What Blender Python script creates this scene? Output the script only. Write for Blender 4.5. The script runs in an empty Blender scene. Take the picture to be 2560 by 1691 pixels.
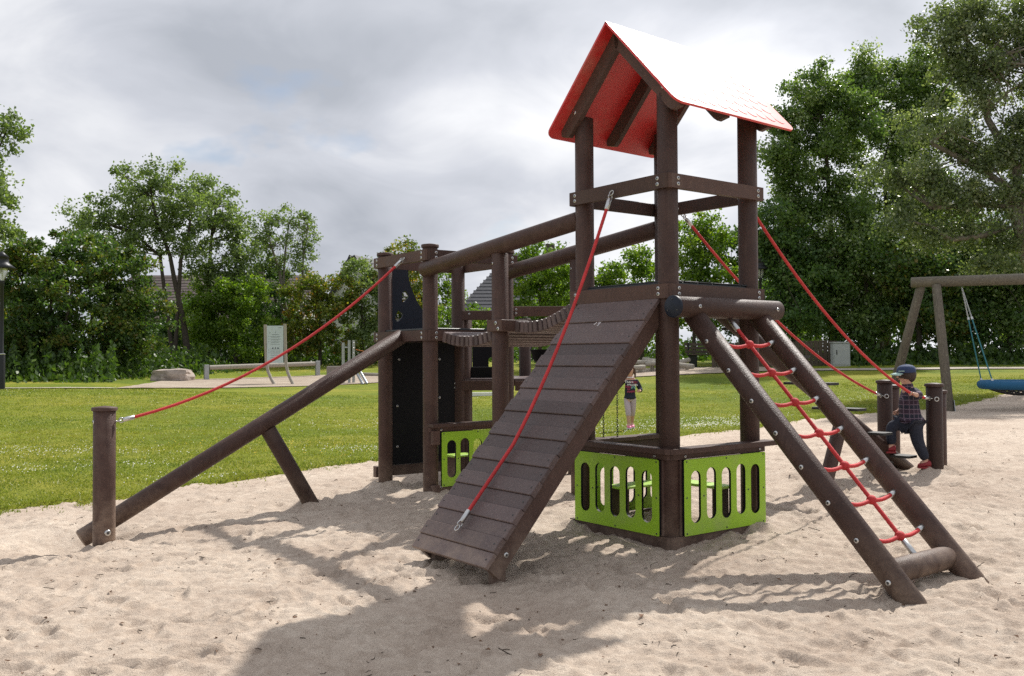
import bpy, bmesh, math, random
import numpy as np
from mathutils import Vector, Matrix, Euler

random.seed(7)
RNG = np.random.default_rng(7)
SC = bpy.context.scene
COL = SC.collection
R = math.radians

# ------------------------------------------------------------------ camera
cam_d = bpy.data.cameras.new("camera")
cam = bpy.data.objects.new("camera", cam_d)
COL.objects.link(cam)
cam_d.sensor_width = 36.0
cam_d.lens = 36.0 * 2333.9 / 2560.0
cam_d.clip_start = 0.05
cam_d.clip_end = 3000.0
CAMH = 1.24
cam.matrix_world = Matrix.Translation((0, 0, CAMH)) @ Matrix.Rotation(math.pi / 2 + 0.0202, 4, 'X') @ Matrix.Rotation(-0.0048, 4, 'Z')
SC.camera = cam

# ------------------------------------------------------------------ sun and sky
SUN_TO = Vector((0.50, 0.76, 1.0)).normalized()          # towards the sun
SUN_EL = math.asin(SUN_TO.z)
SUN_AZ = math.atan2(SUN_TO.x, SUN_TO.y)
sun_d = bpy.data.lights.new("sun", 'SUN')
sun_d.energy = 5.0
sun_d.angle = R(0.9)
sun_d.color = (1.0, 0.955, 0.89)
sun = bpy.data.objects.new("sun", sun_d)
COL.objects.link(sun)
sun.location = (12, 18, 24)
sun.rotation_euler = (-SUN_TO).to_track_quat('-Z', 'Y').to_euler()

world = bpy.data.worlds.new("World")
SC.world = world
world.use_nodes = True
wn = world.node_tree
wn.nodes.clear()
def W(t, **kw):
    n = wn.nodes.new(t)
    for k, v in kw.items():
        setattr(n, k, v)
    return n
def WL(a, b):
    wn.links.new(a, b)
wout = W('ShaderNodeOutputWorld')
wbg = W('ShaderNodeBackground')
WL(wbg.outputs[0], wout.inputs[0])
sky = W('ShaderNodeTexSky', sky_type='NISHITA', sun_disc=False)
sky.sun_elevation = SUN_EL
sky.sun_rotation = SUN_AZ
sky.air_density = 1.0
sky.dust_density = 1.5
wtc = W('ShaderNodeTexCoord')
wsep = W('ShaderNodeSeparateXYZ')
WL(wtc.outputs['Generated'], wsep.inputs[0])
def WM(op, a, b=None, c=None, clamp=False):
    n = W('ShaderNodeMath', operation=op, use_clamp=clamp)
    for i, x in enumerate((a, b, c)):
        if x is None:
            continue
        if isinstance(x, (int, float)):
            n.inputs[i].default_value = x
        else:
            WL(x, n.inputs[i])
    return n.outputs[0]
wz = WM('ADD', WM('MAXIMUM', wsep.outputs[2], 0.0), 0.34)     # flat cloud layer seen in perspective
wu = WM('DIVIDE', wsep.outputs[0], wz)
wv = WM('DIVIDE', wsep.outputs[1], wz)
wcomb = W('ShaderNodeCombineXYZ')
WL(wu, wcomb.inputs[0]); WL(wv, wcomb.inputs[1])
def wnoise(scale, detail, rough, off, dist=0.0):
    mp = W('ShaderNodeMapping')
    mp.inputs['Location'].default_value = off
    mp.inputs['Scale'].default_value = (scale, scale, scale)
    mp.inputs['Rotation'].default_value = (0, 0, R(-18))
    WL(wcomb.outputs[0], mp.inputs[0])
    n = W('ShaderNodeTexNoise')
    n.inputs['Scale'].default_value = 1.0
    n.inputs['Detail'].default_value = detail
    n.inputs['Roughness'].default_value = rough
    n.inputs['Distortion'].default_value = dist
    WL(mp.outputs[0], n.inputs['Vector'])
    return n.outputs['Fac']
n_big = wnoise(1.15, 3.5, 0.50, (4.4, 1.2, 0.0), 0.35)
n_mid = wnoise(3.0, 5.5, 0.55, (7.3, 2.2, 0.0), 0.5)
n_gap = wnoise(1.9, 5.0, 0.55, (12.6, 5.4, 0.0), 0.2)
dens = WM('ADD', WM('MULTIPLY', n_big, 0.68), WM('MULTIPLY', n_mid, 0.32))
rmp = W('ShaderNodeValToRGB')
WL(dens, rmp.inputs[0])
e = rmp.color_ramp.elements
e[0].position = 0.385; e[0].color = (0.92, 0.93, 0.96, 1)
e[1].position = 0.615; e[1].color = (0.45, 0.48, 0.54, 1)
m = rmp.color_ramp.elements.new(0.50); m.color = (0.63, 0.655, 0.72, 1)
# sunlit thin cloud: brighter towards the sun
wdot = W('ShaderNodeVectorMath', operation='DOT_PRODUCT')
wnrm = W('ShaderNodeVectorMath', operation='NORMALIZE')
WL(wtc.outputs['Generated'], wnrm.inputs[0])
WL(wnrm.outputs[0], wdot.inputs[0])
wdot.inputs[1].default_value = tuple(SUN_TO)
glow = WM('MULTIPLY', WM('POWER', WM('MAXIMUM', wdot.outputs['Value'], 0.0), 6.0), 0.52)
gl_c = W('ShaderNodeMixRGB', blend_type='ADD')
gl_c.inputs[0].default_value = 1.0
gl_t = W('ShaderNodeCombineXYZ')
glow = WM('MULTIPLY', glow, WM('SUBTRACT', 1.75, WM('MULTIPLY', dens, 1.6)))
WL(glow, gl_t.inputs[0]); WL(glow, gl_t.inputs[1]); WL(glow, gl_t.inputs[2])
WL(rmp.outputs[0], gl_c.inputs[1]); WL(gl_t.outputs[0], gl_c.inputs[2])
# clear blue sky in the gaps
skys = W('ShaderNodeMixRGB', blend_type='MULTIPLY')
skys.inputs[0].default_value = 1.0
skys.inputs[2].default_value = (0.11, 0.11, 0.11, 1)
WL(sky.outputs[0], skys.inputs[1])
cov = W('ShaderNodeMapRange')
cov.inputs['From Min'].default_value = 0.265
cov.inputs['From Max'].default_value = 0.375
WL(n_gap, cov.inputs['Value'])
mixs = W('ShaderNodeMixRGB')
WL(cov.outputs[0], mixs.inputs[0])
WL(skys.outputs[0], mixs.inputs[1]); WL(gl_c.outputs[0], mixs.inputs[2])
WL(mixs.outputs[0], wbg.inputs[0])
wbg.inputs[1].default_value = 1.0

SC.view_settings.view_transform = 'Standard'
SC.view_settings.look = 'None'
SC.view_settings.exposure = 0.0
SC.view_settings.gamma = 1.0
SC.view_settings.use_curve_mapping = False
SC.render.engine = 'CYCLES'
SC.cycles.use_denoising = False
SC.cycles.max_bounces = 6
SC.cycles.diffuse_bounces = 3
SC.cycles.glossy_bounces = 3
SC.cycles.transparent_max_bounces = 6
SC.cycles.sample_clamp_indirect = 8.0

# ------------------------------------------------------------------ materials
def new_mat(name):
    m = bpy.data.materials.new(name)
    m.use_nodes = True
    nt = m.node_tree
    b = nt.nodes['Principled BSDF']
    return m, nt, b
def nd(nt, t, **kw):
    n = nt.nodes.new(t)
    for k, v in kw.items():
        setattr(n, k, v)
    return n
def ramp(nt, fac, stops):
    r = nd(nt, 'ShaderNodeValToRGB')
    el = r.color_ramp.elements
    el[0].position, el[0].color = stops[0][0], (*stops[0][1], 1)
    el[1].position, el[1].color = stops[-1][0], (*stops[-1][1], 1)
    for p, c in stops[1:-1]:
        x = el.new(p); x.color = (*c, 1)
    nt.links.new(fac, r.inputs[0])
    return r.outputs[0]
def noise(nt, vec, scale, detail=4, rough=0.55, dist=0.0):
    n = nd(nt, 'ShaderNodeTexNoise')
    n.inputs['Scale'].default_value = scale
    n.inputs['Detail'].default_value = detail
    n.inputs['Roughness'].default_value = rough
    n.inputs['Distortion'].default_value = dist
    if vec is not None:
        nt.links.new(vec, n.inputs['Vector'])
    return n.outputs['Fac']
def coords(nt, kind='Object', scale=None):
    tc = nd(nt, 'ShaderNodeTexCoord')
    o = tc.outputs[kind]
    if scale:
        mp = nd(nt, 'ShaderNodeMapping')
        mp.inputs['Scale'].default_value = scale
        nt.links.new(o, mp.inputs[0])
        o = mp.outputs[0]
    return o
def bump(nt, b, h, strength, dist):
    n = nd(nt, 'ShaderNodeBump')
    n.inputs['Strength'].default_value = strength
    n.inputs['Distance'].default_value = dist
    nt.links.new(h, n.inputs['Height'])
    nt.links.new(n.outputs[0], b.inputs['Normal'])
def world_pos(nt, scale=None):
    g = nd(nt, 'ShaderNodeNewGeometry')
    o = g.outputs['Position']
    if scale:
        mp = nd(nt, 'ShaderNodeMapping')
        mp.inputs['Scale'].default_value = scale
        nt.links.new(o, mp.inputs[0])
        o = mp.outputs[0]
    return o
def obj_random(nt):
    return nd(nt, 'ShaderNodeObjectInfo').outputs['Random']
def mixc(nt, fac, a, b, mode='MIX'):
    m = nd(nt, 'ShaderNodeMixRGB', blend_type=mode)
    for i, x in ((0, fac), (1, a), (2, b)):
        if isinstance(x, (int, float)):
            m.inputs[i].default_value = x
        elif isinstance(x, tuple):
            m.inputs[i].default_value = (*x, 1)
        else:
            nt.links.new(x, m.inputs[i])
    return m.outputs[0]

MAT = {}
def simple(name, col, rough=0.5, metal=0.0, var=0.12, scale=20.0, bmp=0.0, spec=0.5):
    m, nt, b = new_mat(name)
    f = noise(nt, coords(nt), scale, 5, 0.6)
    lo = tuple(c * (1 - var) for c in col); hi = tuple(min(1, c * (1 + var)) for c in col)
    c = ramp(nt, f, [(0.3, lo), (0.7, hi)])
    nt.links.new(c, b.inputs['Base Color'])
    b.inputs['Roughness'].default_value = rough
    b.inputs['Metallic'].default_value = metal
    b.inputs['Specular IOR Level'].default_value = spec
    if bmp:
        bump(nt, b, f, bmp, 0.01)
    MAT[name] = m
    return m

# brown recycled plastic
def brown(name, c1, c2, rough, grain, bstr):
    m, nt, b = new_mat(name)
    p = world_pos(nt)
    f1 = noise(nt, p, 7, 6, 0.68)
    f2 = noise(nt, p, grain, 3, 0.7)
    f3 = noise(nt, p, 2.6, 5, 0.65)
    f4 = noise(nt, world_pos(nt, (1, 1, 0.12)), 26, 4, 0.6)
    base = ramp(nt, f1, [(0.3, c1), (0.72, c2)])
    speck = ramp(nt, f2, [(0.56, (0, 0, 0)), (0.74, (0.85, 0.85, 0.85))])
    col = mixc(nt, speck, base, tuple(min(1, x * 1.7) for x in c2))
    pits = ramp(nt, f2, [(0.26, (0.45, 0.43, 0.42)), (0.36, (1, 1, 1))])
    col = mixc(nt, 1.0, col, pits, 'MULTIPLY')
    streak = ramp(nt, f4, [(0.54, (0, 0, 0)), (0.76, (0.24, 0.24, 0.24))])
    col = mixc(nt, streak, col, (0.150, 0.112, 0.092))
    scuff = ramp(nt, f3, [(0.58, (0, 0, 0)), (0.76, (0.28, 0.28, 0.28))])
    col = mixc(nt, scuff, col, (0.185, 0.142, 0.115))
    # sand dust clinging to the lowest part
    sz = nd(nt, 'ShaderNodeSeparateXYZ'); nt.links.new(p, sz.inputs[0])
    mr = nd(nt, 'ShaderNodeMapRange')
    mr.inputs['From Min'].default_value = 0.26; mr.inputs['From Max'].default_value = -0.12
    mr.inputs['To Min'].default_value = 0.0; mr.inputs['To Max'].default_value = 0.75
    nt.links.new(sz.outputs[2], mr.inputs['Value'])
    dm = nd(nt, 'ShaderNodeMath', operation='MULTIPLY')
    nt.links.new(mr.outputs[0], dm.inputs[0]); nt.links.new(ramp(nt, f1, [(0.35, (0.1, 0.1, 0.1)), (0.65, (1, 1, 1))]), dm.inputs[1])
    col = mixc(nt, dm.outputs[0], col, (0.30, 0.235, 0.18))
    r = obj_random(nt)
    tintv = ramp(nt, r, [(0.0, (0.72, 0.70, 0.69)), (1.0, (1.32, 1.29, 1.28))])
    col = mixc(nt, 1.0, col, tintv, 'MULTIPLY')
    nt.links.new(col, b.inputs['Base Color'])
    rr = ramp(nt, f1, [(0.3, (rough - 0.08,) * 3), (0.7, (rough + 0.12,) * 3)])
    nt.links.new(rr, b.inputs['Roughness'])
    b.inputs['Specular IOR Level'].default_value = 0.26
    bump(nt, b, f2, bstr, 0.005)
    MAT[name] = m
brown('brown_log', (0.048, 0.0270, 0.0220), (0.079, 0.0465, 0.0375), 0.46, 110, 0.7)
brown('brown_board', (0.061, 0.0355, 0.0290), (0.094, 0.0575, 0.0470), 0.54, 80, 0.35)
brown('brown_plank', (0.094, 0.068, 0.066), (0.136, 0.102, 0.098), 0.44, 70, 0.35)
def worn(name, col, rough, spec=0.5):
    m, nt, b = new_mat(name)
    p = coords(nt)
    f1 = noise(nt, p, 3.5, 5, 0.65); f2 = noise(nt, coords(nt, 'Object', (60, 60, 6)), 4, 4, 0.7); f3 = noise(nt, p, 45, 4, 0.6)
    c = ramp(nt, f1, [(0.3, tuple(x * .90 for x in col)), (0.7, tuple(min(1, x * 1.06) for x in col))])
    gr = ramp(nt, f1, [(0.50, (0, 0, 0)), (0.76, (0.42, 0.42, 0.42))])
    c = mixc(nt, gr, c, (0.34, 0.30, 0.22))
    sc = ramp(nt, f2, [(0.66, (0, 0, 0)), (0.74, (0.28, 0.28, 0.28))])
    c = mixc(nt, sc, c, tuple(min(1, x * .6 + .25) for x in col))
    sp = ramp(nt, f3, [(0.66, (0, 0, 0)), (0.76, (0.3, 0.3, 0.3))])
    c = mixc(nt, sp, c, (0.12, 0.10, 0.07))
    nt.links.new(c, b.inputs['Base Color'])
    nt.links.new(ramp(nt, f1, [(0.3, (rough - .06,) * 3), (0.7, (rough + .10,) * 3)]), b.inputs['Roughness'])
    b.inputs['Specular IOR Level'].default_value = spec
    bump(nt, b, f3, 0.06, 0.004)
    MAT[name] = m
worn('green_plastic', (0.320, 0.585, 0.012), 0.46)
worn('pale_green', (0.42, 0.66, 0.10), 0.45)
worn('red_roof', (0.66, 0.022, 0.022), 0.47, 0.9)
simple('black_plastic', (0.006, 0.006, 0.008), 0.6, 0, 0.2, 30, 0.05, 0.2)
simple('slate_plastic', (0.012, 0.017, 0.030), 0.5, 0, 0.15, 30, 0.05, 0.3)
simple('floor_plastic', (0.020, 0.023, 0.028), 0.32, 0, 0.2, 20, 0.05)
simple('black_rubber', (0.018, 0.018, 0.018), 0.6, 0, 0.25, 60, 0.2)
simple('steel', (0.58, 0.58, 0.57), 0.36, 1.0, 0.12, 60, 0.05)
simple('dark_steel', (0.10, 0.10, 0.10), 0.5, 1.0, 0.2, 60, 0.05)
simple('galvanised', (0.40, 0.42, 0.43), 0.5, 0.7, 0.15, 25, 0.05)
simple('lamp_black', (0.02, 0.021, 0.024), 0.45, 0.3, 0.2, 25, 0.05)
simple('white_paint', (0.74, 0.74, 0.72), 0.55, 0, 0.05, 4, 0.03)
simple('sign_face', (0.50, 0.58, 0.60), 0.4, 0, 0.04, 6, 0.02)
simple('ink', (0.09, 0.11, 0.12), 0.6, 0, 0.1, 6)
simple('cabinet_grey', (0.42, 0.44, 0.44), 0.5, 0, 0.06, 5, 0.03)
simple('stone', (0.36, 0.30, 0.26), 0.85, 0, 0.35, 5, 0.6)
simple('concrete', (0.24, 0.21, 0.19), 0.9, 0, 0.2, 12, 0.4)
simple('skin', (0.56, 0.33, 0.24), 0.5, 0, 0.05, 12)
simple('hair', (0.035, 0.020, 0.013), 0.5, 0, 0.4, 60, 0.5)
simple('hair_brown', (0.10, 0.055, 0.03), 0.5, 0, 0.4, 60, 0.5)
simple('denim', (0.018, 0.022, 0.038), 0.85, 0, 0.3, 40, 0.3)
simple('navy_cloth', (0.014, 0.018, 0.035), 0.85, 0, 0.2, 40, 0.2)
simple('cap_navy', (0.030, 0.052, 0.125), 0.8, 0, 0.15, 60, 0.2)
simple('cap_brim', (0.42, 0.60, 0.55), 0.8, 0, 0.08, 60, 0.1)
simple('shoe_red', (0.26, 0.018, 0.026), 0.6, 0, 0.1, 40, 0.1)
simple('shoe_pink', (0.72, 0.16, 0.30), 0.6, 0, 0.1, 40, 0.1)
simple('legging', (0.50, 0.41, 0.46), 0.85, 0, 0.08, 30, 0.1)
simple('print_white', (0.75, 0.72, 0.74), 0.8)
simple('print_red', (0.42, 0.05, 0.12), 0.8)
simple('print_teal', (0.25, 0.58, 0.56), 0.8)
simple('eye_white', (0.8, 0.8, 0.8), 0.3)
simple('lip', (0.45, 0.16, 0.13), 0.5)
simple('blue_net', (0.012, 0.105, 0.225), 0.75, 0, 0.25, 90, 0.4)
simple('teal_rope', (0.03, 0.17, 0.20), 0.7, 0, 0.2, 90, 0.3)
simple('orange_rope', (0.60, 0.16, 0.03), 0.7)
simple('bark', (0.060, 0.048, 0.038), 0.9, 0, 0.4, 14, 0.8)
simple('bark_pale', (0.20, 0.175, 0.145), 0.9, 0, 0.35, 12, 0.7)
simple('roof_tile_brown', (0.085, 0.062, 0.055), 0.7, 0, 0.3, 6, 0.3)
simple('roof_tile_dark', (0.055, 0.055, 0.062), 0.42, 0, 0.3, 8, 0.3)
simple('wall_white', (0.72, 0.71, 0.68), 0.8, 0, 0.06, 3, 0.1)
simple('glass_dark', (0.03, 0.04, 0.05), 0.08, 0, 0.1, 3)
simple('twig', (0.06, 0.042, 0.03), 0.9, 0, 0.4, 30)
simple('dry_leaf', (0.16, 0.085, 0.045), 0.8, 0, 0.4, 30)
simple('clover', (0.78, 0.77, 0.66), 0.8, 0, 0.1, 30)
simple('buttercup', (0.75, 0.52, 0.03), 0.7, 0, 0.1, 30)

def lamp_glass():
    m, nt, b = new_mat('lamp_glass')
    b.inputs['Base Color'].default_value = (0.8, 0.82, 0.82, 1)
    b.inputs['Roughness'].default_value = 0.25
    b.inputs['Transmission Weight'].default_value = 0.6
    MAT['lamp_glass'] = m
lamp_glass()

# twisted red rope
def rope_mat(name, col):
    m, nt, b = new_mat(name)
    p = world_pos(nt)
    f1 = noise(nt, p, 6, 5, 0.7); f2 = noise(nt, p, 160, 3, 0.7)
    c = ramp(nt, f1, [(0.3, tuple(x * 0.72 for x in col)), (0.7, tuple(min(1, x * 1.1 + .012) for x in col))])
    c = mixc(nt, ramp(nt, f2, [(0.5, (0, 0, 0)), (0.75, (0.25, 0.25, 0.25))]), c, (0.62, 0.22, 0.18))
    nt.links.new(c, b.inputs['Base Color'])
    b.inputs['Roughness'].default_value = 0.7
    bump(nt, b, f2, 0.6, 0.004)
    MAT[name] = m
rope_mat('red_rope', (0.60, 0.026, 0.030))

# weathered timber
def timber(name, c1, c2, stretch):
    m, nt, b = new_mat(name)
    v = coords(nt, 'Object', stretch)
    f = noise(nt, v, 6, 6, 0.65, 0.4)
    f2 = noise(nt, coords(nt), 22, 3, 0.6)
    c = ramp(nt, f, [(0.28, c1), (0.7, c2)])
    lich = ramp(nt, f2, [(0.62, (0, 0, 0)), (0.72, (0.7, 0.7, 0.7))])
    c = mixc(nt, lich, c, (0.30, 0.30, 0.22))
    nt.links.new(c, b.inputs['Base Color'])
    b.inputs['Roughness'].default_value = 0.85
    bump(nt, b, f, 0.7, 0.01)
    MAT[name] = m
timber('timber_grey', (0.085, 0.072, 0.055), (0.20, 0.175, 0.135), (1.2, 9, 9))
timber('timber_pale', (0.24, 0.215, 0.175), (0.46, 0.42, 0.36), (9, 9, 1.2))
timber('timber_post', (0.075, 0.062, 0.048), (0.19, 0.165, 0.125), (9, 9, 1.2))
timber('fence_wood', (0.05, 0.038, 0.026), (0.13, 0.10, 0.07), (9, 9, 1.2))

# sand
def sand_mat(name, c1, c2, fine):
    m, nt, b = new_mat(name)
    p = world_pos(nt)
    f1 = noise(nt, p, 1.1, 6, 0.62, 0.2)
    f2 = noise(nt, p, 14, 6, 0.66)
    f3 = noise(nt, p, 190, 3, 0.75)
    c = ramp(nt, f2, [(0.28, c1), (0.68, c2)])
    damp = ramp(nt, f1, [(0.34, (0.84, 0.80, 0.78)), (0.62, (1.05, 1.04, 1.03))])
    c = mixc(nt, 1.0, c, damp, 'MULTIPLY')
    gr = ramp(nt, f3, [(0.30, (0.50, 0.46, 0.42)), (0.46, (1, 1, 1)), (0.74, (1.12, 1.11, 1.10))])
    c = mixc(nt, 0.8, c, gr, 'MULTIPLY')
    nt.links.new(c, b.inputs['Base Color'])
    b.inputs['Roughness'].default_value = 0.95
    b.inputs['Specular IOR Level'].default_value = 0.15
    f5 = noise(nt, p, 70, 4, 0.7)
    dk = ramp(nt, f5, [(0.28, (0.52, 0.46, 0.41)), (0.37, (1, 1, 1))])
    c = mixc(nt, 1.0, c, dk, 'MULTIPLY')
    nt.links.new(c, b.inputs['Base Color'])
    f6 = noise(nt, p, 34, 5, 0.7)
    h = mixc(nt, 0.30, mixc(nt, 0.45, f6, f5), f3)
    bump(nt, b, h, 1.0, fine)
    MAT[name] = m
sand_mat('sand', (0.455, 0.372, 0.300), (0.632, 0.545, 0.452), 0.020)
sand_mat('sand_far', (0.34, 0.285, 0.225), (0.46, 0.395, 0.325), 0.02)
sand_mat('path_gravel', (0.36, 0.33, 0.28), (0.50, 0.46, 0.40), 0.02)

# lawn
def lawn_mat():
    m, nt, b = new_mat('lawn')
    p = world_pos(nt)
    f1 = noise(nt, p, 0.28, 5, 0.6, 0.5)
    f2 = noise(nt, world_pos(nt, (1.0, 1.0, 1.0)), 3.2, 6, 0.7)
    f3 = noise(nt, p, 48, 3, 0.7)
    a = ramp(nt, f1, [(0.36, (0.152, 0.198, 0.030)), (0.5, (0.230, 0.250, 0.036)), (0.64, (0.300, 0.282, 0.052))])
    d = ramp(nt, f2, [(0.3, (0.66, 0.76, 0.60)), (0.7, (1.16, 1.12, 1.05))])
    c = mixc(nt, 1.0, a, d, 'MULTIPLY')
    g = ramp(nt, f3, [(0.3, (0.60, 0.66, 0.5)), (0.68, (1.22, 1.2, 1.1))])
    c = mixc(nt, 0.9, c, g, 'MULTIPLY')
    nt.links.new(c, b.inputs['Base Color'])
    b.inputs['Roughness'].default_value = 0.9
    b.inputs['Specular IOR Level'].default_value = 0.12
    bump(nt, b, f3, 0.9, 0.03)
    MAT['lawn'] = m
lawn_mat()

def leaf_mat(name, stops, trans=0.35, tcol=None, rough=0.45):
    m, nt, b = new_mat(name)
    at = nd(nt, 'ShaderNodeAttribute')
    at.attribute_name = 'tint'
    c = ramp(nt, at.outputs['Fac'], stops)
    nt.links.new(c, b.inputs['Base Color'])
    b.inputs['Roughness'].default_value = rough
    b.inputs['Specular IOR Level'].default_value = 0.4
    t = nd(nt, 'ShaderNodeBsdfTranslucent')
    tc = mixc(nt, 1.0, c, tcol or (1.5, 1.65, 0.55), 'MULTIPLY')
    nt.links.new(tc, t.inputs['Color'])
    mx = nd(nt, 'ShaderNodeMixShader')
    mx.inputs[0].default_value = trans
    nt.links.new(b.outputs[0], mx.inputs[1])
    nt.links.new(t.outputs[0], mx.inputs[2])
    nt.links.new(mx.outputs[0], nt.nodes['Material Output'].inputs[0])
    MAT[name] = m
leaf_mat('grass', [(0, (0.110, 0.165, 0.022)), (0.5, (0.205, 0.242, 0.032)), (0.85, (0.285, 0.276, 0.050)), (1, (0.40, 0.35, 0.14))], 0.30)
leaf_mat('leaf_willow', [(0, (0.090, 0.138, 0.052)), (0.5, (0.155, 0.214, 0.084)), (1, (0.268, 0.325, 0.162))], 0.40)
leaf_mat('leaf_dark', [(0, (0.041, 0.089, 0.030)), (0.5, (0.079, 0.147, 0.041)), (1, (0.156, 0.231, 0.071))], 0.36)
leaf_mat('leaf_maple', [(0, (0.038, 0.080, 0.024)), (0.45, (0.078, 0.139, 0.035)), (0.85, (0.157, 0.192, 0.038)), (1, (0.190, 0.150, 0.040))], 0.38)
leaf_mat('leaf_bright', [(0, (0.070, 0.129, 0.020)), (0.5, (0.126, 0.210, 0.025)), (1, (0.231, 0.308, 0.045))], 0.46)
leaf_mat('leaf_poplar', [(0, (0.068, 0.120, 0.039)), (0.5, (0.123, 0.191, 0.058)), (0.88, (0.194, 0.259, 0.091)), (1, (0.437, 0.486, 0.340))], 0.40, rough=0.33)
leaf_mat('leaf_silver', [(0, (0.080, 0.112, 0.056)), (0.5, (0.145, 0.188, 0.092)), (0.85, (0.215, 0.255, 0.140)), (1, (0.42, 0.45, 0.34))], 0.36, rough=0.36)
leaf_mat('leaf_autumn', [(0, (0.068, 0.101, 0.022)), (0.5, (0.142, 0.182, 0.030)), (0.85, (0.257, 0.236, 0.041)), (1, (0.351, 0.176, 0.041))], 0.42)
leaf_mat('leaf_under', [(0, (0.032, 0.065, 0.018)), (0.5, (0.065, 0.119, 0.025)), (1, (0.134, 0.198, 0.040))], 0.32)

# plaid shirt
def plaid():
    m, nt, b = new_mat('plaid')
    sep = nd(nt, 'ShaderNodeSeparateXYZ')
    nt.links.new(coords(nt), sep.inputs[0])
    def lines(sock, period, wdt):
        a = nd(nt, 'ShaderNodeMath', operation='MULTIPLY'); a.inputs[1].default_value = 1 / period
        nt.links.new(sock, a.inputs[0])
        f = nd(nt, 'ShaderNodeMath', operation='FRACT'); nt.links.new(a.outputs[0], f.inputs[0])
        l = nd(nt, 'ShaderNodeMath', operation='LESS_THAN'); l.inputs[1].default_value = wdt
        nt.links.new(f.outputs[0], l.inputs[0])
        return l.outputs[0]
    lz = lines(sep.outputs[2], 0.042, 0.14)
    lx = lines(sep.outputs[0], 0.040, 0.13)
    bz = lines(sep.outputs[2], 0.084, 0.45)
    c = mixc(nt, bz, (0.016, 0.018, 0.034), (0.036, 0.018, 0.036))
    c = mixc(nt, lz, c, (0.17, 0.12, 0.16))
    c = mixc(nt, lx, c, (0.15, 0.11, 0.15))
    nt.links.new(c, b.inputs['Base Color'])
    b.inputs['Roughness'].default_value = 0.85
    MAT['plaid'] = m
plaid()

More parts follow.
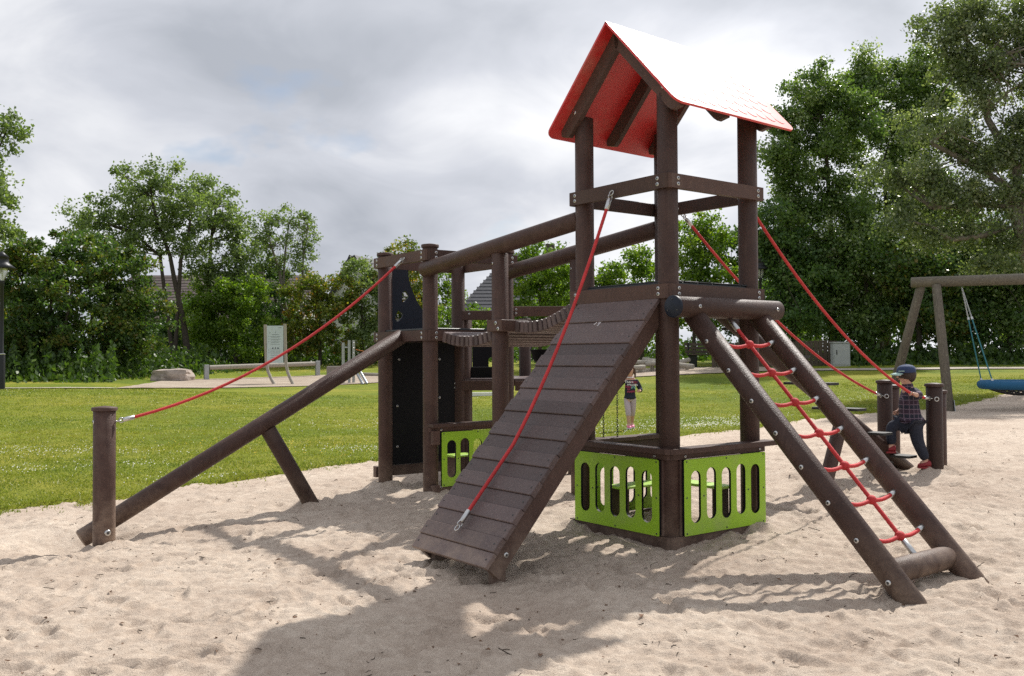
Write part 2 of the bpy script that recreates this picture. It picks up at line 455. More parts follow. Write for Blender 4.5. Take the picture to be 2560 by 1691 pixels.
# ------------------------------------------------------------------ mesh helpers
class MB:
    def __init__(self):
        self.v, self.f, self.m, self.s = [], [], [], []
    def add(self, verts, faces, mat=0, smooth=False):
        o = len(self.v)
        self.v += [tuple(p) for p in verts]
        for f in faces:
            self.f.append(tuple(i + o for i in f)); self.m.append(mat); self.s.append(smooth)
        return self
    def tube(self, pts, rad, seg=16, mat=0, capmat=None, cap=True, bev=0.0, squash=None):
        pts = [Vector(p) for p in pts]
        n = len(pts)
        if isinstance(rad, (int, float)):
            rad = [rad] * n
        rad = list(rad)
        if bev and n >= 2:
            d0 = (pts[1] - pts[0]).normalized(); d1 = (pts[-1] - pts[-2]).normalized()
            pts = [pts[0], pts[0] + d0 * bev] + pts[1:-1] + [pts[-1] - d1 * bev, pts[-1]]
            rad = [rad[0] - bev, rad[0]] + rad[1:-1] + [rad[-1], rad[-1] - bev]
            n = len(pts)
        t0 = (pts[1] - pts[0]).normalized()
        ref = Vector((0, 0, 1)) if abs(t0.z) < 0.95 else Vector((1, 0, 0))
        nx = t0.cross(ref).normalized(); ny = nx.cross(t0).normalized()
        verts = []
        for i in range(n):
            if i == 0: t = pts[1] - pts[0]
            elif i == n - 1: t = pts[-1] - pts[-2]
            else: t = pts[i + 1] - pts[i - 1]
            t = t.normalized()
            nx = (nx - t * nx.dot(t)).normalized(); ny = t.cross(nx).normalized() * -1
            for k in range(seg):
                a = 2 * math.pi * k / seg
                verts.append(pts[i] + (nx * math.cos(a) + ny * math.sin(a)) * rad[i])
        faces = []
        for i in range(n - 1):
            for k in range(seg):
                k2 = (k + 1) % seg
                faces.append((i * seg + k, i * seg + k2, (i + 1) * seg + k2, (i + 1) * seg + k))
        self.add(verts, faces, mat, True)
        if cap:
            cm = mat if capmat is None else capmat
            self.add(verts[:seg], [tuple(range(seg))[::-1]], cm, False)
            self.add(verts[-seg:], [tuple(range(seg))], cm, False)
        return self
    def box(self, c, size, rot=None, bev=0.004, mat=0):
        hx, hy, hz = [s / 2 for s in size]
        b = min(bev, hx * 0.6, hy * 0.6, hz * 0.6)
        M = Matrix.Identity(3) if rot is None else (rot.to_matrix() if hasattr(rot, 'to_matrix') else rot)
        c = Vector(c)
        vs, idx = [], {}
        for sx in (-1, 1):
            for sy in (-1, 1):
                for sz in (-1, 1):
                    for ax in range(3):
                        p = [sx * (hx - b), sy * (hy - b), sz * (hz - b)]
                        p[ax] = (sx * hx, sy * hy, sz * hz)[ax]
                        idx[(sx, sy, sz, ax)] = len(vs)
                        vs.append(c + M @ Vector(p))
        fs = []
        for ax in range(3):
            o1, o2 = [(1, 2), (2, 0), (0, 1)][ax]
            for s in (-1, 1):
                q = []
                for a, bb in ((-1, -1), (1, -1), (1, 1), (-1, 1)):
                    k = [0, 0, 0]; k[ax] = s; k[o1] = a; k[o2] = bb
                    q.append(idx[(*k, ax)])
                fs.append(tuple(q if s > 0 else q[::-1]))
        for ax in range(3):                       # edges along ax
            o1, o2 = [(1, 2), (2, 0), (0, 1)][ax]
            for a in (-1, 1):
                for bb in (-1, 1):
                    k0 = [0, 0, 0]; k1 = [0, 0, 0]
                    k0[ax] = -1; k1[ax] = 1
                    k0[o1] = k1[o1] = a; k0[o2] = k1[o2] = bb
                    q = (idx[(*k0, o1)], idx[(*k1, o1)], idx[(*k1, o2)], idx[(*k0, o2)])
                    fs.append(q if a * bb > 0 else q[::-1])
        for sx in (-1, 1):
            for sy in (-1, 1):
                for sz in (-1, 1):
                    q = (idx[(sx, sy, sz, 0)], idx[(sx, sy, sz, 1)], idx[(sx, sy, sz, 2)])
                    fs.append(q if sx * sy * sz > 0 else q[::-1])
        return self.add(vs, fs, mat, False)
    def prism(self, poly, z0, z1, fn=None, mat=0, sidemat=None, smooth_side=False):
        """poly: list of (a,b); extruded between z0 and z1; fn(a,b,z)->xyz."""
        fn = fn or (lambda a, b, z: (a, b, z))
        n = len(poly)
        bot = [fn(a, b, z0) for a, b in poly]; top = [fn(a, b, z1) for a, b in poly]
        self.add(bot, [tuple(range(n))[::-1]], mat)
        self.add(top, [tuple(range(n))], mat)
        self.add(bot + top, [(i, (i + 1) % n, n + (i + 1) % n, n + i) for i in range(n)], mat if sidemat is None else sidemat, smooth_side)
        return self
    def plate(self, outline, holes, fn, t0, t1, mat=0, edgemat=None):
        """flat plate with holes; outline/holes lists of 2-D points; fn(a,b,t)->xyz."""
        bm = bmesh.new()
        edges = []
        for loop in [outline] + holes:
            vs = [bm.verts.new((a, b, 0)) for a, b in loop]
            for i in range(len(vs)):
                edges.append(bm.edges.new((vs[i], vs[(i + 1) % len(vs)])))
        bmesh.ops.triangle_fill(bm, use_beauty=True, use_dissolve=False, edges=edges, normal=(0, 0, 1))
        bm.verts.index_update()
        pts = [(v.co.x, v.co.y) for v in bm.verts]
        tris = [tuple(v.index for v in f.verts) for f in bm.faces]
        bm.free()
        self.add([fn(a, b, t1) for a, b in pts], tris, mat)
        self.add([fn(a, b, t0) for a, b in pts], [t[::-1] for t in tris], mat)
        em = mat if edgemat is None else edgemat
        for loop in [outline] + holes:
            n = len(loop)
            self.add([fn(a, b, t0) for a, b in loop] + [fn(a, b, t1) for a, b in loop],
                     [(i, (i + 1) % n, n + (i + 1) % n, n + i) for i in range(n)], em)
        return self
    def lathe(self, prof, seg=24, M=None, mat=0, smooth=True):
        M = M or Matrix.Identity(4)
        vs, fs = [], []
        for r_, z_ in prof:
            for k in range(seg):
                a = 2 * math.pi * k / seg
                vs.append(M @ Vector((r_ * math.cos(a), r_ * math.sin(a), z_)))
        for i in range(len(prof) - 1):
            for k in range(seg):
                k2 = (k + 1) % seg
                fs.append((i * seg + k, i * seg + k2, (i + 1) * seg + k2, (i + 1) * seg + k))
        self.add(vs, fs, mat, smooth)
        if prof[0][0] > 1e-6: self.add(vs[:seg], [tuple(range(seg))[::-1]], mat)
        if prof[-1][0] > 1e-6: self.add(vs[-seg:], [tuple(range(seg))], mat)
        return self
    def ball(self, c, rx, ry=None, rz=None, seg=16, rings=10, mat=0, zmin=-1.0):
        ry = ry or rx; rz = rz or rx
        c = Vector(c)
        prof = []
        for i in range(rings + 1):
            t = -math.pi / 2 + math.pi * i / rings
            if math.sin(t) < zmin - 1e-6: continue
            prof.append((max(math.cos(t), 1e-5), math.sin(t)))
        M = Matrix.Translation(c) @ Matrix.Diagonal((rx, ry, rz, 1))
        return self.lathe(prof, seg, M, mat)
    def mesh(self, name, mats):
        me = bpy.data.meshes.new(name)
        me.from_pydata(self.v, [], self.f)
        for x in (mats if isinstance(mats, (list, tuple)) else [mats]):
            me.materials.append(MAT[x])
        me.polygons.foreach_set('material_index', self.m)
        me.polygons.foreach_set('use_smooth', self.s)
        me.update()
        return me
    def obj(self, name, mats, parent=None, loc=None, recalc=False):
        me = self.mesh(name, mats)
        if recalc:
            bm = bmesh.new(); bm.from_mesh(me); bmesh.ops.recalc_face_normals(bm, faces=bm.faces); bm.to_mesh(me); bm.free()
        return put(name, me, parent, loc)

def put(name, me, parent=None, loc=None, rot=None):
    o = bpy.data.objects.new(name, me)
    COL.objects.link(o)
    if parent is not None: o.parent = parent
    if loc is not None: o.location = loc
    if rot is not None:
        if isinstance(rot, Matrix): o.rotation_euler = rot.to_euler()
        else: o.rotation_euler = rot
    return o
def tag(o, label=None, cat=None, group=None, kind=None):
    if label: o['label'] = label
    if cat: o['category'] = cat
    if group: o['group'] = group
    if kind: o['kind'] = kind
    return o
def thing(name, label, cat, loc=(0, 0, 0), rz=0.0, group=None):
    o = bpy.data.objects.new(name, None)
    COL.objects.link(o)
    o.empty_display_size = 0.2
    o.location = loc; o.rotation_euler = (0, 0, rz)
    return tag(o, label, cat, group)
def np_mesh(name, verts, quads, mats, tint=None, smooth=False):
    """verts Nx3 array, faces MxK array (all the same size)."""
    me = bpy.data.meshes.new(name)
    nv, nf, k = len(verts), len(quads), quads.shape[1]
    me.vertices.add(nv)
    me.vertices.foreach_set('co', np.ascontiguousarray(verts, dtype=np.float32).ravel())
    me.loops.add(nf * k)
    me.loops.foreach_set('vertex_index', np.ascontiguousarray(quads, dtype=np.int32).ravel())
    me.polygons.add(nf)
    me.polygons.foreach_set('loop_start', np.arange(0, nf * k, k, dtype=np.int32))
    me.polygons.foreach_set('use_smooth', np.full(nf, smooth, dtype=bool))
    for x in mats:
        me.materials.append(MAT[x])
    if tint is not None:
        a = me.attributes.new('tint', 'FLOAT', 'POINT')
        a.data.foreach_set('value', np.ascontiguousarray(tint, dtype=np.float32))
    me.update(calc_edges=True)
    return me
def align_z(d):
    return Vector(d).to_track_quat('Z', 'Y').to_euler()

# ------------------------------------------------------------------ terrain
CP = np.array([(0,2,-.16),(-4,2.5,-.17),(4,2.5,-.14),(-6,6,-.16),(2.0,4.7,-.165),(2.6,5.3,-.10),(1.07,6.4,-.03),(-.2,5.2,-.13),(-2.63,6.0,-.15),(-3.15,7.1,-.17),(-4.3,8.4,-.13),(-1.27,9.38,-.05),(-.76,8.68,-.04),(-1.78,8.48,-.09),
(3.77,9.0,.18),(3.2,8.0,.1),(6.5,9,.2),(7,12,.22),(8.5,18,.22),(2.07,17,-.06),(1.0,11,-.03),(-5,11,-.02),(-7,16,0.02),(-11,26,.36),(-12.4,34,.42),(-8,33,.28),(-5,28,.15),(5,25,.28),(5,34,.7),(15,30,.75),(20,40,.95),(-20,48,1.12),(0,48,1.12),(22,50,1.1),(-30,30,.5),(35,30,.8),(-12,10,0.05),(14,10,.25),(15,20,.35),(0,60,1.25),(-40,60,1.25),(40,60,1.25)])
def tps_fit(cp):
    P = cp[:, :2]; n = len(P)
    d = np.linalg.norm(P[:, None] - P[None], axis=2)
    K = np.where(d > 0, d * d * np.log(d + 1e-12), 0) + np.eye(n) * .5
    A = np.zeros((n + 3, n + 3)); A[:n, :n] = K; A[:n, n:] = np.c_[np.ones(n), P]; A[n:, :n] = A[:n, n:].T
    return np.linalg.solve(A, np.r_[cp[:, 2], 0, 0, 0])
TW = tps_fit(CP)
def terrain(x, y):
    x = np.clip(np.asarray(x, float), -45, 45); y = np.clip(np.asarray(y, float), 0, 62)
    z = TW[-3] + TW[-2] * x + TW[-1] * y
    for (a, b, _), w in zip(CP, TW[:-3]):
        d2 = (x - a) ** 2 + (y - b) ** 2
        z = z + w * .5 * d2 * np.log(d2 + 1e-9)
    return z
EDGE = np.array([(-30,-6),(-12,2.6),(-6.5,6.2),(-4.55,8.32),(-4.22,8.74),(-3.96,8.82),(-3.69,9.07),(-3.45,9.49),(-3.03,9.83),(-2.67,10.37),(-2.26,10.97),(-1.71,11.70),(0,13.2),(2.64,14.67),(3.77,15.37),(5,16.6),(6.42,17.4),(7.77,17.83),(8.6,18.2),(9.6,19.4),(11.1,21.2),(12.2,22.4),(16,26),(26,33)])
_perm = RNG.permutation(512)
_grad = RNG.uniform(0, 2 * np.pi, 512)
def perlin(x, y, seed=0):
    xi = np.floor(x).astype(int); yi = np.floor(y).astype(int)
    xf = x - xi; yf = y - yi
    def g(ix, iy, fx, fy):
        h = _perm[(ix + seed * 37) & 511]
        h = _perm[(h + iy * 3 + seed * 11) & 511]
        a = _grad[h]
        return np.cos(a) * fx + np.sin(a) * fy
    u = xf * xf * xf * (xf * (xf * 6 - 15) + 10); v = yf * yf * yf * (yf * (yf * 6 - 15) + 10)
    a = g(xi, yi, xf, yf); b = g(xi + 1, yi, xf - 1, yf)
    c = g(xi, yi + 1, xf, yf - 1); d = g(xi + 1, yi + 1, xf - 1, yf - 1)
    return (a * (1 - u) + b * u) * (1 - v) + (c * (1 - u) + d * u) * v
def edge_dist(x, y):
    """>0 on the lawn side of the sand pit's edge"""
    yb = np.interp(x, EDGE[:, 0], EDGE[:, 1])
    w = 0.20 * perlin(x * 1.3, y * 1.3, 5) + 0.12 * perlin(x * 4.1, y * 4.1, 6) + 0.05 * perlin(x * 11, y * 11, 7)
    return (y - yb) * 0.75 + w
# ------------------------------------------------------------------ ground sheets
def grid_mesh(name, xs, ys, zfun, mats, keep=None, smooth=True):
    X, Y = np.meshgrid(xs, ys)
    Z = zfun(X, Y)
    nx, ny = len(xs), len(ys)
    idx = np.arange(nx * ny).reshape(ny, nx)
    q = np.stack([idx[:-1, :-1], idx[:-1, 1:], idx[1:, 1:], idx[1:, :-1]], -1).reshape(-1, 4)
    V = np.stack([X, Y, Z], -1).reshape(-1, 3)
    if keep is not None:
        k = keep(X, Y).reshape(-1)
        q = q[k[q].any(axis=1)]
        used = np.zeros(len(V), bool); used[q.ravel()] = True
        remap = np.cumsum(used) - 1
        V = V[used]; q = remap[q]
    return np_mesh(name, V, q, mats, smooth=smooth)

def lawn_z(x, y):
    d = edge_dist(x, y)
    z = terrain(x, y)
    k = np.clip((d + 0.02) / 0.10, 0, 1)
    return z - 0.22 * (1 - k) + 0.022 * k + k * (0.012 * perlin(x * 0.9, y * 0.9, 1) + 0.006 * perlin(x * 3, y * 3, 2))
xs = np.r_[-np.geomspace(12, 900, 46)[::-1], np.arange(-11.9, 13.0, 0.11), np.geomspace(13.1, 900, 46)]
ys = np.r_[-np.geomspace(2, 300, 16)[::-1], np.arange(-1.5, 5, 0.25), np.arange(5, 24, 0.10), np.geomspace(24.1, 2200, 70)]
tag(put('lawn', grid_mesh('lawn', xs, ys, lawn_z, ['lawn'])), 'wide mown green lawn behind the sand pit', kind='structure')

# footprints and scuffs pressed into the sand
NF = 2400
fy = 3.0 + (13.5 - 3.0) * RNG.random(NF) ** 1.35
fx = (RNG.random(NF) - 0.5) * (1.25 * fy + 1.4) + 0.1 * fy
FP = np.c_[fx, fy, RNG.uniform(0, np.pi, NF), RNG.uniform(0.05, 0.16, NF), RNG.uniform(0.025, 0.07, NF), 0.006 + 0.020 * RNG.random(NF) ** 2.2]
WALK = []
for (sx_, sy_, ang, n_) in ((-3.4, 5.2, .35, 9), (-2.2, 4.3, .10, 9), (-1.2, 6.6, -.5, 7), (2.6, 3.9, 2.6, 9), (3.6, 5.6, 1.9, 9), (0.3, 3.7, .2, 8), (4.4, 7.0, 2.3, 8), (-3.6, 6.6, -.25, 8), (1.4, 4.2, 1.2, 6)):
    for k in range(n_):
        ang += random.uniform(-.12, .12)
        sx_ += math.cos(ang) * .36; sy_ += math.sin(ang) * .36
        o_s = .085 * (1 if k % 2 else -1)
        WALK.append((sx_ - math.sin(ang) * o_s, sy_ + math.cos(ang) * o_s, ang + random.uniform(-.2, .2), random.uniform(.085, .125), random.uniform(.036, .046), random.uniform(.012, .022)))
MOUNDS = [(1.08, 6.36, .45, -.035), (-3.11, 7.0, .22, .03), (-3.44, 7.25, .34, -.13), (-.76, 8.6, .3, .03), (-1.27, 9.3, .3, .03), (2.4, 4.95, .35, .03), (0.0, 5.4, .5, -.03)]
COLLARS = [(-3.115, 7.14), (-1.80, 8.47), (-1.274, 9.383), (-.76, 8.678), (-.055, 9.193), (-.108, 7.915), (.60, 8.42), (3.94, 8.73), (3.745, 9.39), (2.66, 8.10), (1.767, 6.961), (.56, 7.125), (1.246, 7.647)]
def sand_z(x, y):
    z = terrain(x, y)
    wx = x + 0.12 * perlin(x * 2.1, y * 2.1, 21); wy = y + 0.12 * perlin(x * 2.1, y * 2.1, 22)
    n = 0.022 * perlin(wx * 1.4, wy * 1.4, 8)
    n += 0.013 * perlin(wx * 3.6, wy * 3.6, 9)
    b = perlin(wx * 8.2, wy * 8.2, 10)
    n += 0.0105 * b + 0.006 * np.abs(b)
    c17 = perlin(wx * 15, wy * 15, 11)
    n += 0.0105 * c17 - 0.012 * np.clip(0.12 - np.abs(perlin(wx * 10.5, wy * 10.5, 14)), 0, 1) / .12 * np.clip(c17 + .1, 0, 1)
    n += 0.0095 * perlin(x * 27, y * 27, 12)
    z = z + n
    for a, b_, r, h in MOUNDS:
        z = z + h * np.exp(-((x - a) ** 2 + (y - b_) ** 2) / (r * r))
    for a, b_ in COLLARS:
        r_ = np.sqrt((x - a) ** 2 + (y - b_) ** 2)
        near = r_ < .6
        if near.any() if hasattr(near, 'any') else near:
            an = np.arctan2(y - b_, x - a)
            z = z + np.where(near, (.026 + .014 * np.sin(an * 3 + a * 7)) * np.exp(-((r_ - .13) / .055) ** 2) - .018 * np.exp(-((r_ - .26) / .09) ** 2), 0)
    d = edge_dist(x, y)
    z = z - 0.25 * np.clip((d - 0.05) / 0.35, 0, 1)
    return z
sxs = np.arange(-7.2, 13.6, 0.0145)
sys_ = [2.4]
while sys_[-1] < 24.5:
    sys_.append(sys_[-1] + max(0.012, 0.0038 * sys_[-1]))
sys_ = np.array(sys_)
def sand_grid():
    # split into bands so that far bands can be coarser
    V, Q, off = [], [], 0
    X, Y = None, None
    bands = [(2.4, 8.0, 1), (8.0, 13.0, 2), (13.0, 24.6, 4)]
    for y0, y1, st in bands:
        yy = sys_[(sys_ >= y0 - 1e-6) & (sys_ <= y1 + 0.06)]
        if st == 4: yy = yy[::2]
        xx = sxs[::st]
        X, Y = np.meshgrid(xx, yy)
        Z = sand_z(X, Y)
        if st < 4:
            for cx, cy, an, a, b, dp in FP:
                if not (y0 - .3 < cy < y1 + .3): continue
                i0, i1 = np.searchsorted(xx, (cx - .3, cx + .3)); j0, j1 = np.searchsorted(yy, (cy - .3, cy + .3))
                if i1 <= i0 or j1 <= j0: continue
                dx = X[j0:j1, i0:i1] - cx; dy = Y[j0:j1, i0:i1] - cy
                p = (dx * math.cos(an) + dy * math.sin(an)) / a; q = (-dx * math.sin(an) + dy * math.cos(an)) / b
                r2 = np.sqrt(p * p + q * q)
                Z[j0:j1, i0:i1] += -dp * np.clip(1.2 - r2, 0, 1) * (r2 < 1.2) * (1 + .6 * p) + 0.45 * dp * np.exp(-((r2 - 1.35) / 0.28) ** 2)
            for cx, cy, an, a, b, dp in WALK:
                if not (y0 - .3 < cy < y1 + .3): continue
                i0, i1 = np.searchsorted(xx, (cx - .3, cx + .3)); j0, j1 = np.searchsorted(yy, (cy - .3, cy + .3))
                if i1 <= i0 or j1 <= j0: continue
                dx = X[j0:j1, i0:i1] - cx; dy = Y[j0:j1, i0:i1] - cy
                p = (dx * math.cos(an) + dy * math.sin(an)) / a; q = (-dx * math.sin(an) + dy * math.cos(an)) / (b * (1 - .22 * np.exp(-((p + .15) / .3) ** 2)))
                r2 = np.sqrt(np.abs(p) ** 2.6 + q * q)
                Z[j0:j1, i0:i1] += -dp * np.clip((1.12 - r2) / .35, 0, 1) * (1 + .35 * np.clip(p, -1, 1)) + 0.5 * dp * np.exp(-((r2 - 1.32) / 0.2) ** 2)
        keep = ((np.abs(X) < 0.66 * Y + 1.3) & (edge_dist(X, Y) < 0.6)).reshape(-1)
        nx, ny = len(xx), len(yy)
        idx = np.arange(nx * ny).reshape(ny, nx)
        q = np.stack([idx[:-1, :-1], idx[:-1, 1:], idx[1:, 1:], idx[1:, :-1]], -1).reshape(-1, 4)
        q = q[keep[q].all(axis=1)]
        vv = np.stack([X, Y, Z], -1).reshape(-1, 3)
        used = np.zeros(len(vv), bool); used[q.ravel()] = True
        remap = np.cumsum(used) - 1
        V.append(vv[used]); Q.append(remap[q] + off); off += used.sum()
    return np.concatenate(V), np.concatenate(Q)
_v, _q = sand_grid()
tag(put('sand', np_mesh('sand', _v, _q, ['sand'], smooth=True)), 'pale trampled play sand under the climbing frame', kind='structure')
# coarse sand beside and behind the camera, just below the fine sheet
tag(put('sand_surround', grid_mesh('sand_surround', np.arange(-26, 26.1, 0.4), np.arange(-14, 24.1, 0.4),
    lambda x, y: terrain(x, y) - 0.06 - 0.14 * np.clip((0.66 * y + 1.3 - np.abs(x)) / 0.5, 0, 1) - 0.30 * np.clip((edge_dist(x, y) + 0.3) / 0.4, 0, 1) - 0.05 * np.clip(1 - np.abs(np.abs(x) - 0.6 * y) / 2.0, 0, 1), ['sand_far'])),
    'pale play sand around the edge of the pit', kind='structure')

def strip(name, poly, mat, label, lift=0.03, res=0.35):
    """sheet cut to a polygon, lying on the terrain"""
    poly = np.array(poly)
    x0, y0 = poly.min(0); x1, y1 = poly.max(0)
    bm = bmesh.new()
    bm.faces.new([bm.verts.new((a, b, 0)) for a, b in poly])
    for ax, lo, hi in ((0, x0, x1), (1, y0, y1)):
        n = max(2, int((hi - lo) / max(res, (hi - lo) / 70)))
        for i in range(1, n):
            c = [0, 0, 0]; c[ax] = lo + (hi - lo) * i / n
            nn = [0, 0, 0]; nn[ax] = 1
            bmesh.ops.bisect_plane(bm, geom=bm.verts[:] + bm.edges[:] + bm.faces[:], plane_co=c, plane_no=nn)
    for v in bm.verts:
        v.co.z = float(lawn_z(np.array(v.co.x), np.array(v.co.y))) + lift
    me = bpy.data.meshes.new(name); bm.to_mesh(me); bm.free()
    me.materials.append(MAT[mat])
    return tag(put(name, me), label, kind='structure')
strip('sand_strip', [(-11.2, 26.4), (-10.4, 27.6), (-9.4, 29.0), (-8.6, 30.3), (-7.4, 31.6), (-4.7, 33.3), (-1.5, 33.6), (-1.2, 37.3), (-5.4, 37.9), (-7.8, 37.5), (-10.4, 35.9), (-11.6, 34.8), (-12.5, 33.3), (-12.0, 30.2)], 'sand_far', 'sandy strip under the exercise bars beyond the lawn', 0.025)
strip('sand_patch', [(3.6, 31.0), (7.2, 31.2), (9.6, 31.6), (9.0, 34.0), (4.9, 35.2), (3.4, 33.8)], 'sand_far', 'sandy patch under the balance logs beyond the lawn', 0.025)
strip('footpath', [(8.8, 31.4), (12.5, 30.2), (20, 29.3), (34, 28.6), (60, 28.2), (60, 29.6), (34, 29.8), (20, 30.5), (12.5, 31.3), (9.0, 32.4)], 'path_gravel', 'narrow gravel footpath crossing the lawn in front of the trees', 0.025)
strip('footpath', [(-11.2, 26.6), (-13.5, 25.6), (-20, 24.0), (-45, 20), (-45, 20.8), (-20, 24.7), (-13.5, 26.0), (-11.6, 26.9)], 'path_gravel', 'narrow gravel footpath leading left past the lamp post', 0.025)

# ------------------------------------------------------------------ frames of reference
TH = 0.6504; S = 0.861; RP = 0.0713
FX, FY = 1.0818, 6.44
TH2 = 0.631; S2 = 0.8724
BX, BY = -0.7597, 8.6781
def T2W(a, b, z):
    c, s_ = math.cos(TH), math.sin(TH)
    return Vector((FX + a * c - b * s_, FY + a * s_ + b * c, z))
def P2W(a, b, z):
    c, s_ = math.cos(TH2), math.sin(TH2)
    return Vector((BX + a * c - b * s_, BY + a * s_ + b * c, z))

# shared small parts
def bolt_mesh():
    mb = MB()
    mb.lathe([(0.0215, 0.0), (0.0215, 0.004), (0.018, 0.0075), (0.011, 0.0085)], 16, mat=0)
    mb.lathe([(0.0105, 0.0087), (0.0100, 0.003)], 12, mat=1)
    return mb.mesh('bolt', ['steel', 'dark_steel'])
BOLT = bolt_mesh()
def bolt(parent, p, n, scale=1.0):
    o = put('bolt', BOLT, parent, p, align_z(n))
    o.scale = (scale * .66,) * 3
    return o
def bullnose(poly, r_, n=5):
    """round every corner of a polygon"""
    out = []
    m = len(poly)
    for i in range(m):
        p0, p1, p2 = Vector(poly[i - 1]), Vector(poly[i]), Vector(poly[(i + 1) % m])
        a = (p0 - p1).normalized(); b = (p2 - p1).normalized()
        for k in range(n + 1):
            t = k / n
            q = (p1 + a * r_) * (1 - t) ** 2 + p1 * 2 * t * (1 - t) + (p1 + b * r_) * t * t
            out.append((q.x, q.y))
    return out
def slot(cx, cy, w, h, n=8):
    pts = []
    r_ = w / 2
    for k in range(n + 1):
        a = math.pi * k / n
        pts.append((cx + r_ * math.cos(a), cy + h / 2 - r_ + r_ * math.sin(a)))
    for k in range(n + 1):
        a = math.pi + math.pi * k / n
        pts.append((cx + r_ * math.cos(a), cy - h / 2 + r_ + r_ * math.sin(a)))
    return pts
def corner_board(parent, name, s_, o, t, z0, z1, ext, mats, swap=False, chamf=0.035):
    """board along the second axis on the outer side of two posts, mitred at the near corner"""
    poly = [(-o, -o + chamf), (-o, s_ + ext), (-o + t, s_ + ext), (-o + t, -o + t), (-o + chamf / 2 - 0.0006, -o + chamf / 2 + 0.0006)]
    mb = MB()
    if swap:
        mb.prism([(b, a) for a, b in poly][::-1], z0, z1)
    else:
        mb.prism(poly, z0, z1)
    return mb.obj(name, mats, parent, recalc=True)
def far_board(parent, name, s_, o, t, z0, z1, ext, mats, swap=False):
    """board on the far side, between posts"""
    mb = MB()
    if swap:
        mb.box(((s_ / 2), s_ + o - t / 2, (z0 + z1) / 2), (s_ + 2 * ext, t, z1 - z0))
    else:
        mb.box((s_ + o - t / 2, s_ / 2, (z0 + z1) / 2), (t, s_ + 2 * ext, z1 - z0))
    return mb.obj(name, mats, parent)
def log_post(parent, name, x, y, z0, z1, r_=RP, cap=False, lean=(0, 0)):
    mb = MB()
    mb.tube([(x, y, z0), (x + lean[0], y + lean[1], z1)], r_, 28, bev=0.006)
    o = mb.obj(name, 'brown_log', parent)
    if cap:
        c = MB()
        c.lathe([(r_ + .012, 0), (r_ + .012, .022), (r_ + .008, .027), (0.02, .036)], 28, Matrix.Translation((x + lean[0], y + lean[1], z1 - 0.006)))
        c.obj('post_cap', 'brown_board', o)
    return o

# ------------------------------------------------------------------ roofed tower
tower = thing('play_tower', 'tall brown play tower with a steep red roof and green slotted panels', 'play tower', (FX, FY, 0), TH)
def roof_line(d):
    return 3.643 - 1.0822 * d
for (a, b) in ((0, 0), (S, 0), (0, S), (S, S)):
    log_post(tower, 'post', a, b, -0.5, roof_line(abs(b - S / 2)) - 0.115)
OUT = 0.088; TB = 0.042
for z0, z1, nm in ((2.392, 2.492, 'rail'), (1.636, 1.735, 'deck_beam')):
    corner_board(tower, nm, S, OUT, TB, z0, z1, 0.075, 'brown_board')
    corner_board(tower, nm, S, OUT, TB, z0 + .0005, z1 - .0005, 0.075, 'brown_board', swap=True)
    far_board(tower, nm, S, OUT, TB, z0, z1, -0.005, 'brown_board')
    far_board(tower, nm, S, OUT, TB, z0, z1, 0.075, 'brown_board', swap=True)
    for zz in (z1 - .03, z0 + .03):
        for q in (0.0, S):
            bolt(tower, (-OUT, q + .012, zz), (-1, 0, 0))
            bolt(tower, (q + .012, -OUT, zz), (0, -1, 0))
for zz in (2.44,):
    bolt(tower, (S + OUT - TB, 0.12, zz), (-1, 0, 0)); bolt(tower, (S + OUT - TB, S - .12, zz), (-1, 0, 0))
mb = MB(); mb.box((S / 2, S / 2, 1.7445), (S + .06, S + .06, .017), bev=.004)
mb.obj('floor_panel', 'floor_plastic', tower)
for i in range(6):
    mb = MB(); mb.box((-.03 + (i + .5) * (S + .06) / 6, S / 2, 1.7585), ((S + .06) / 6 - .008, S + .075, .010), bev=.003)
    mb.obj('floor_board', 'floor_plastic', tower)

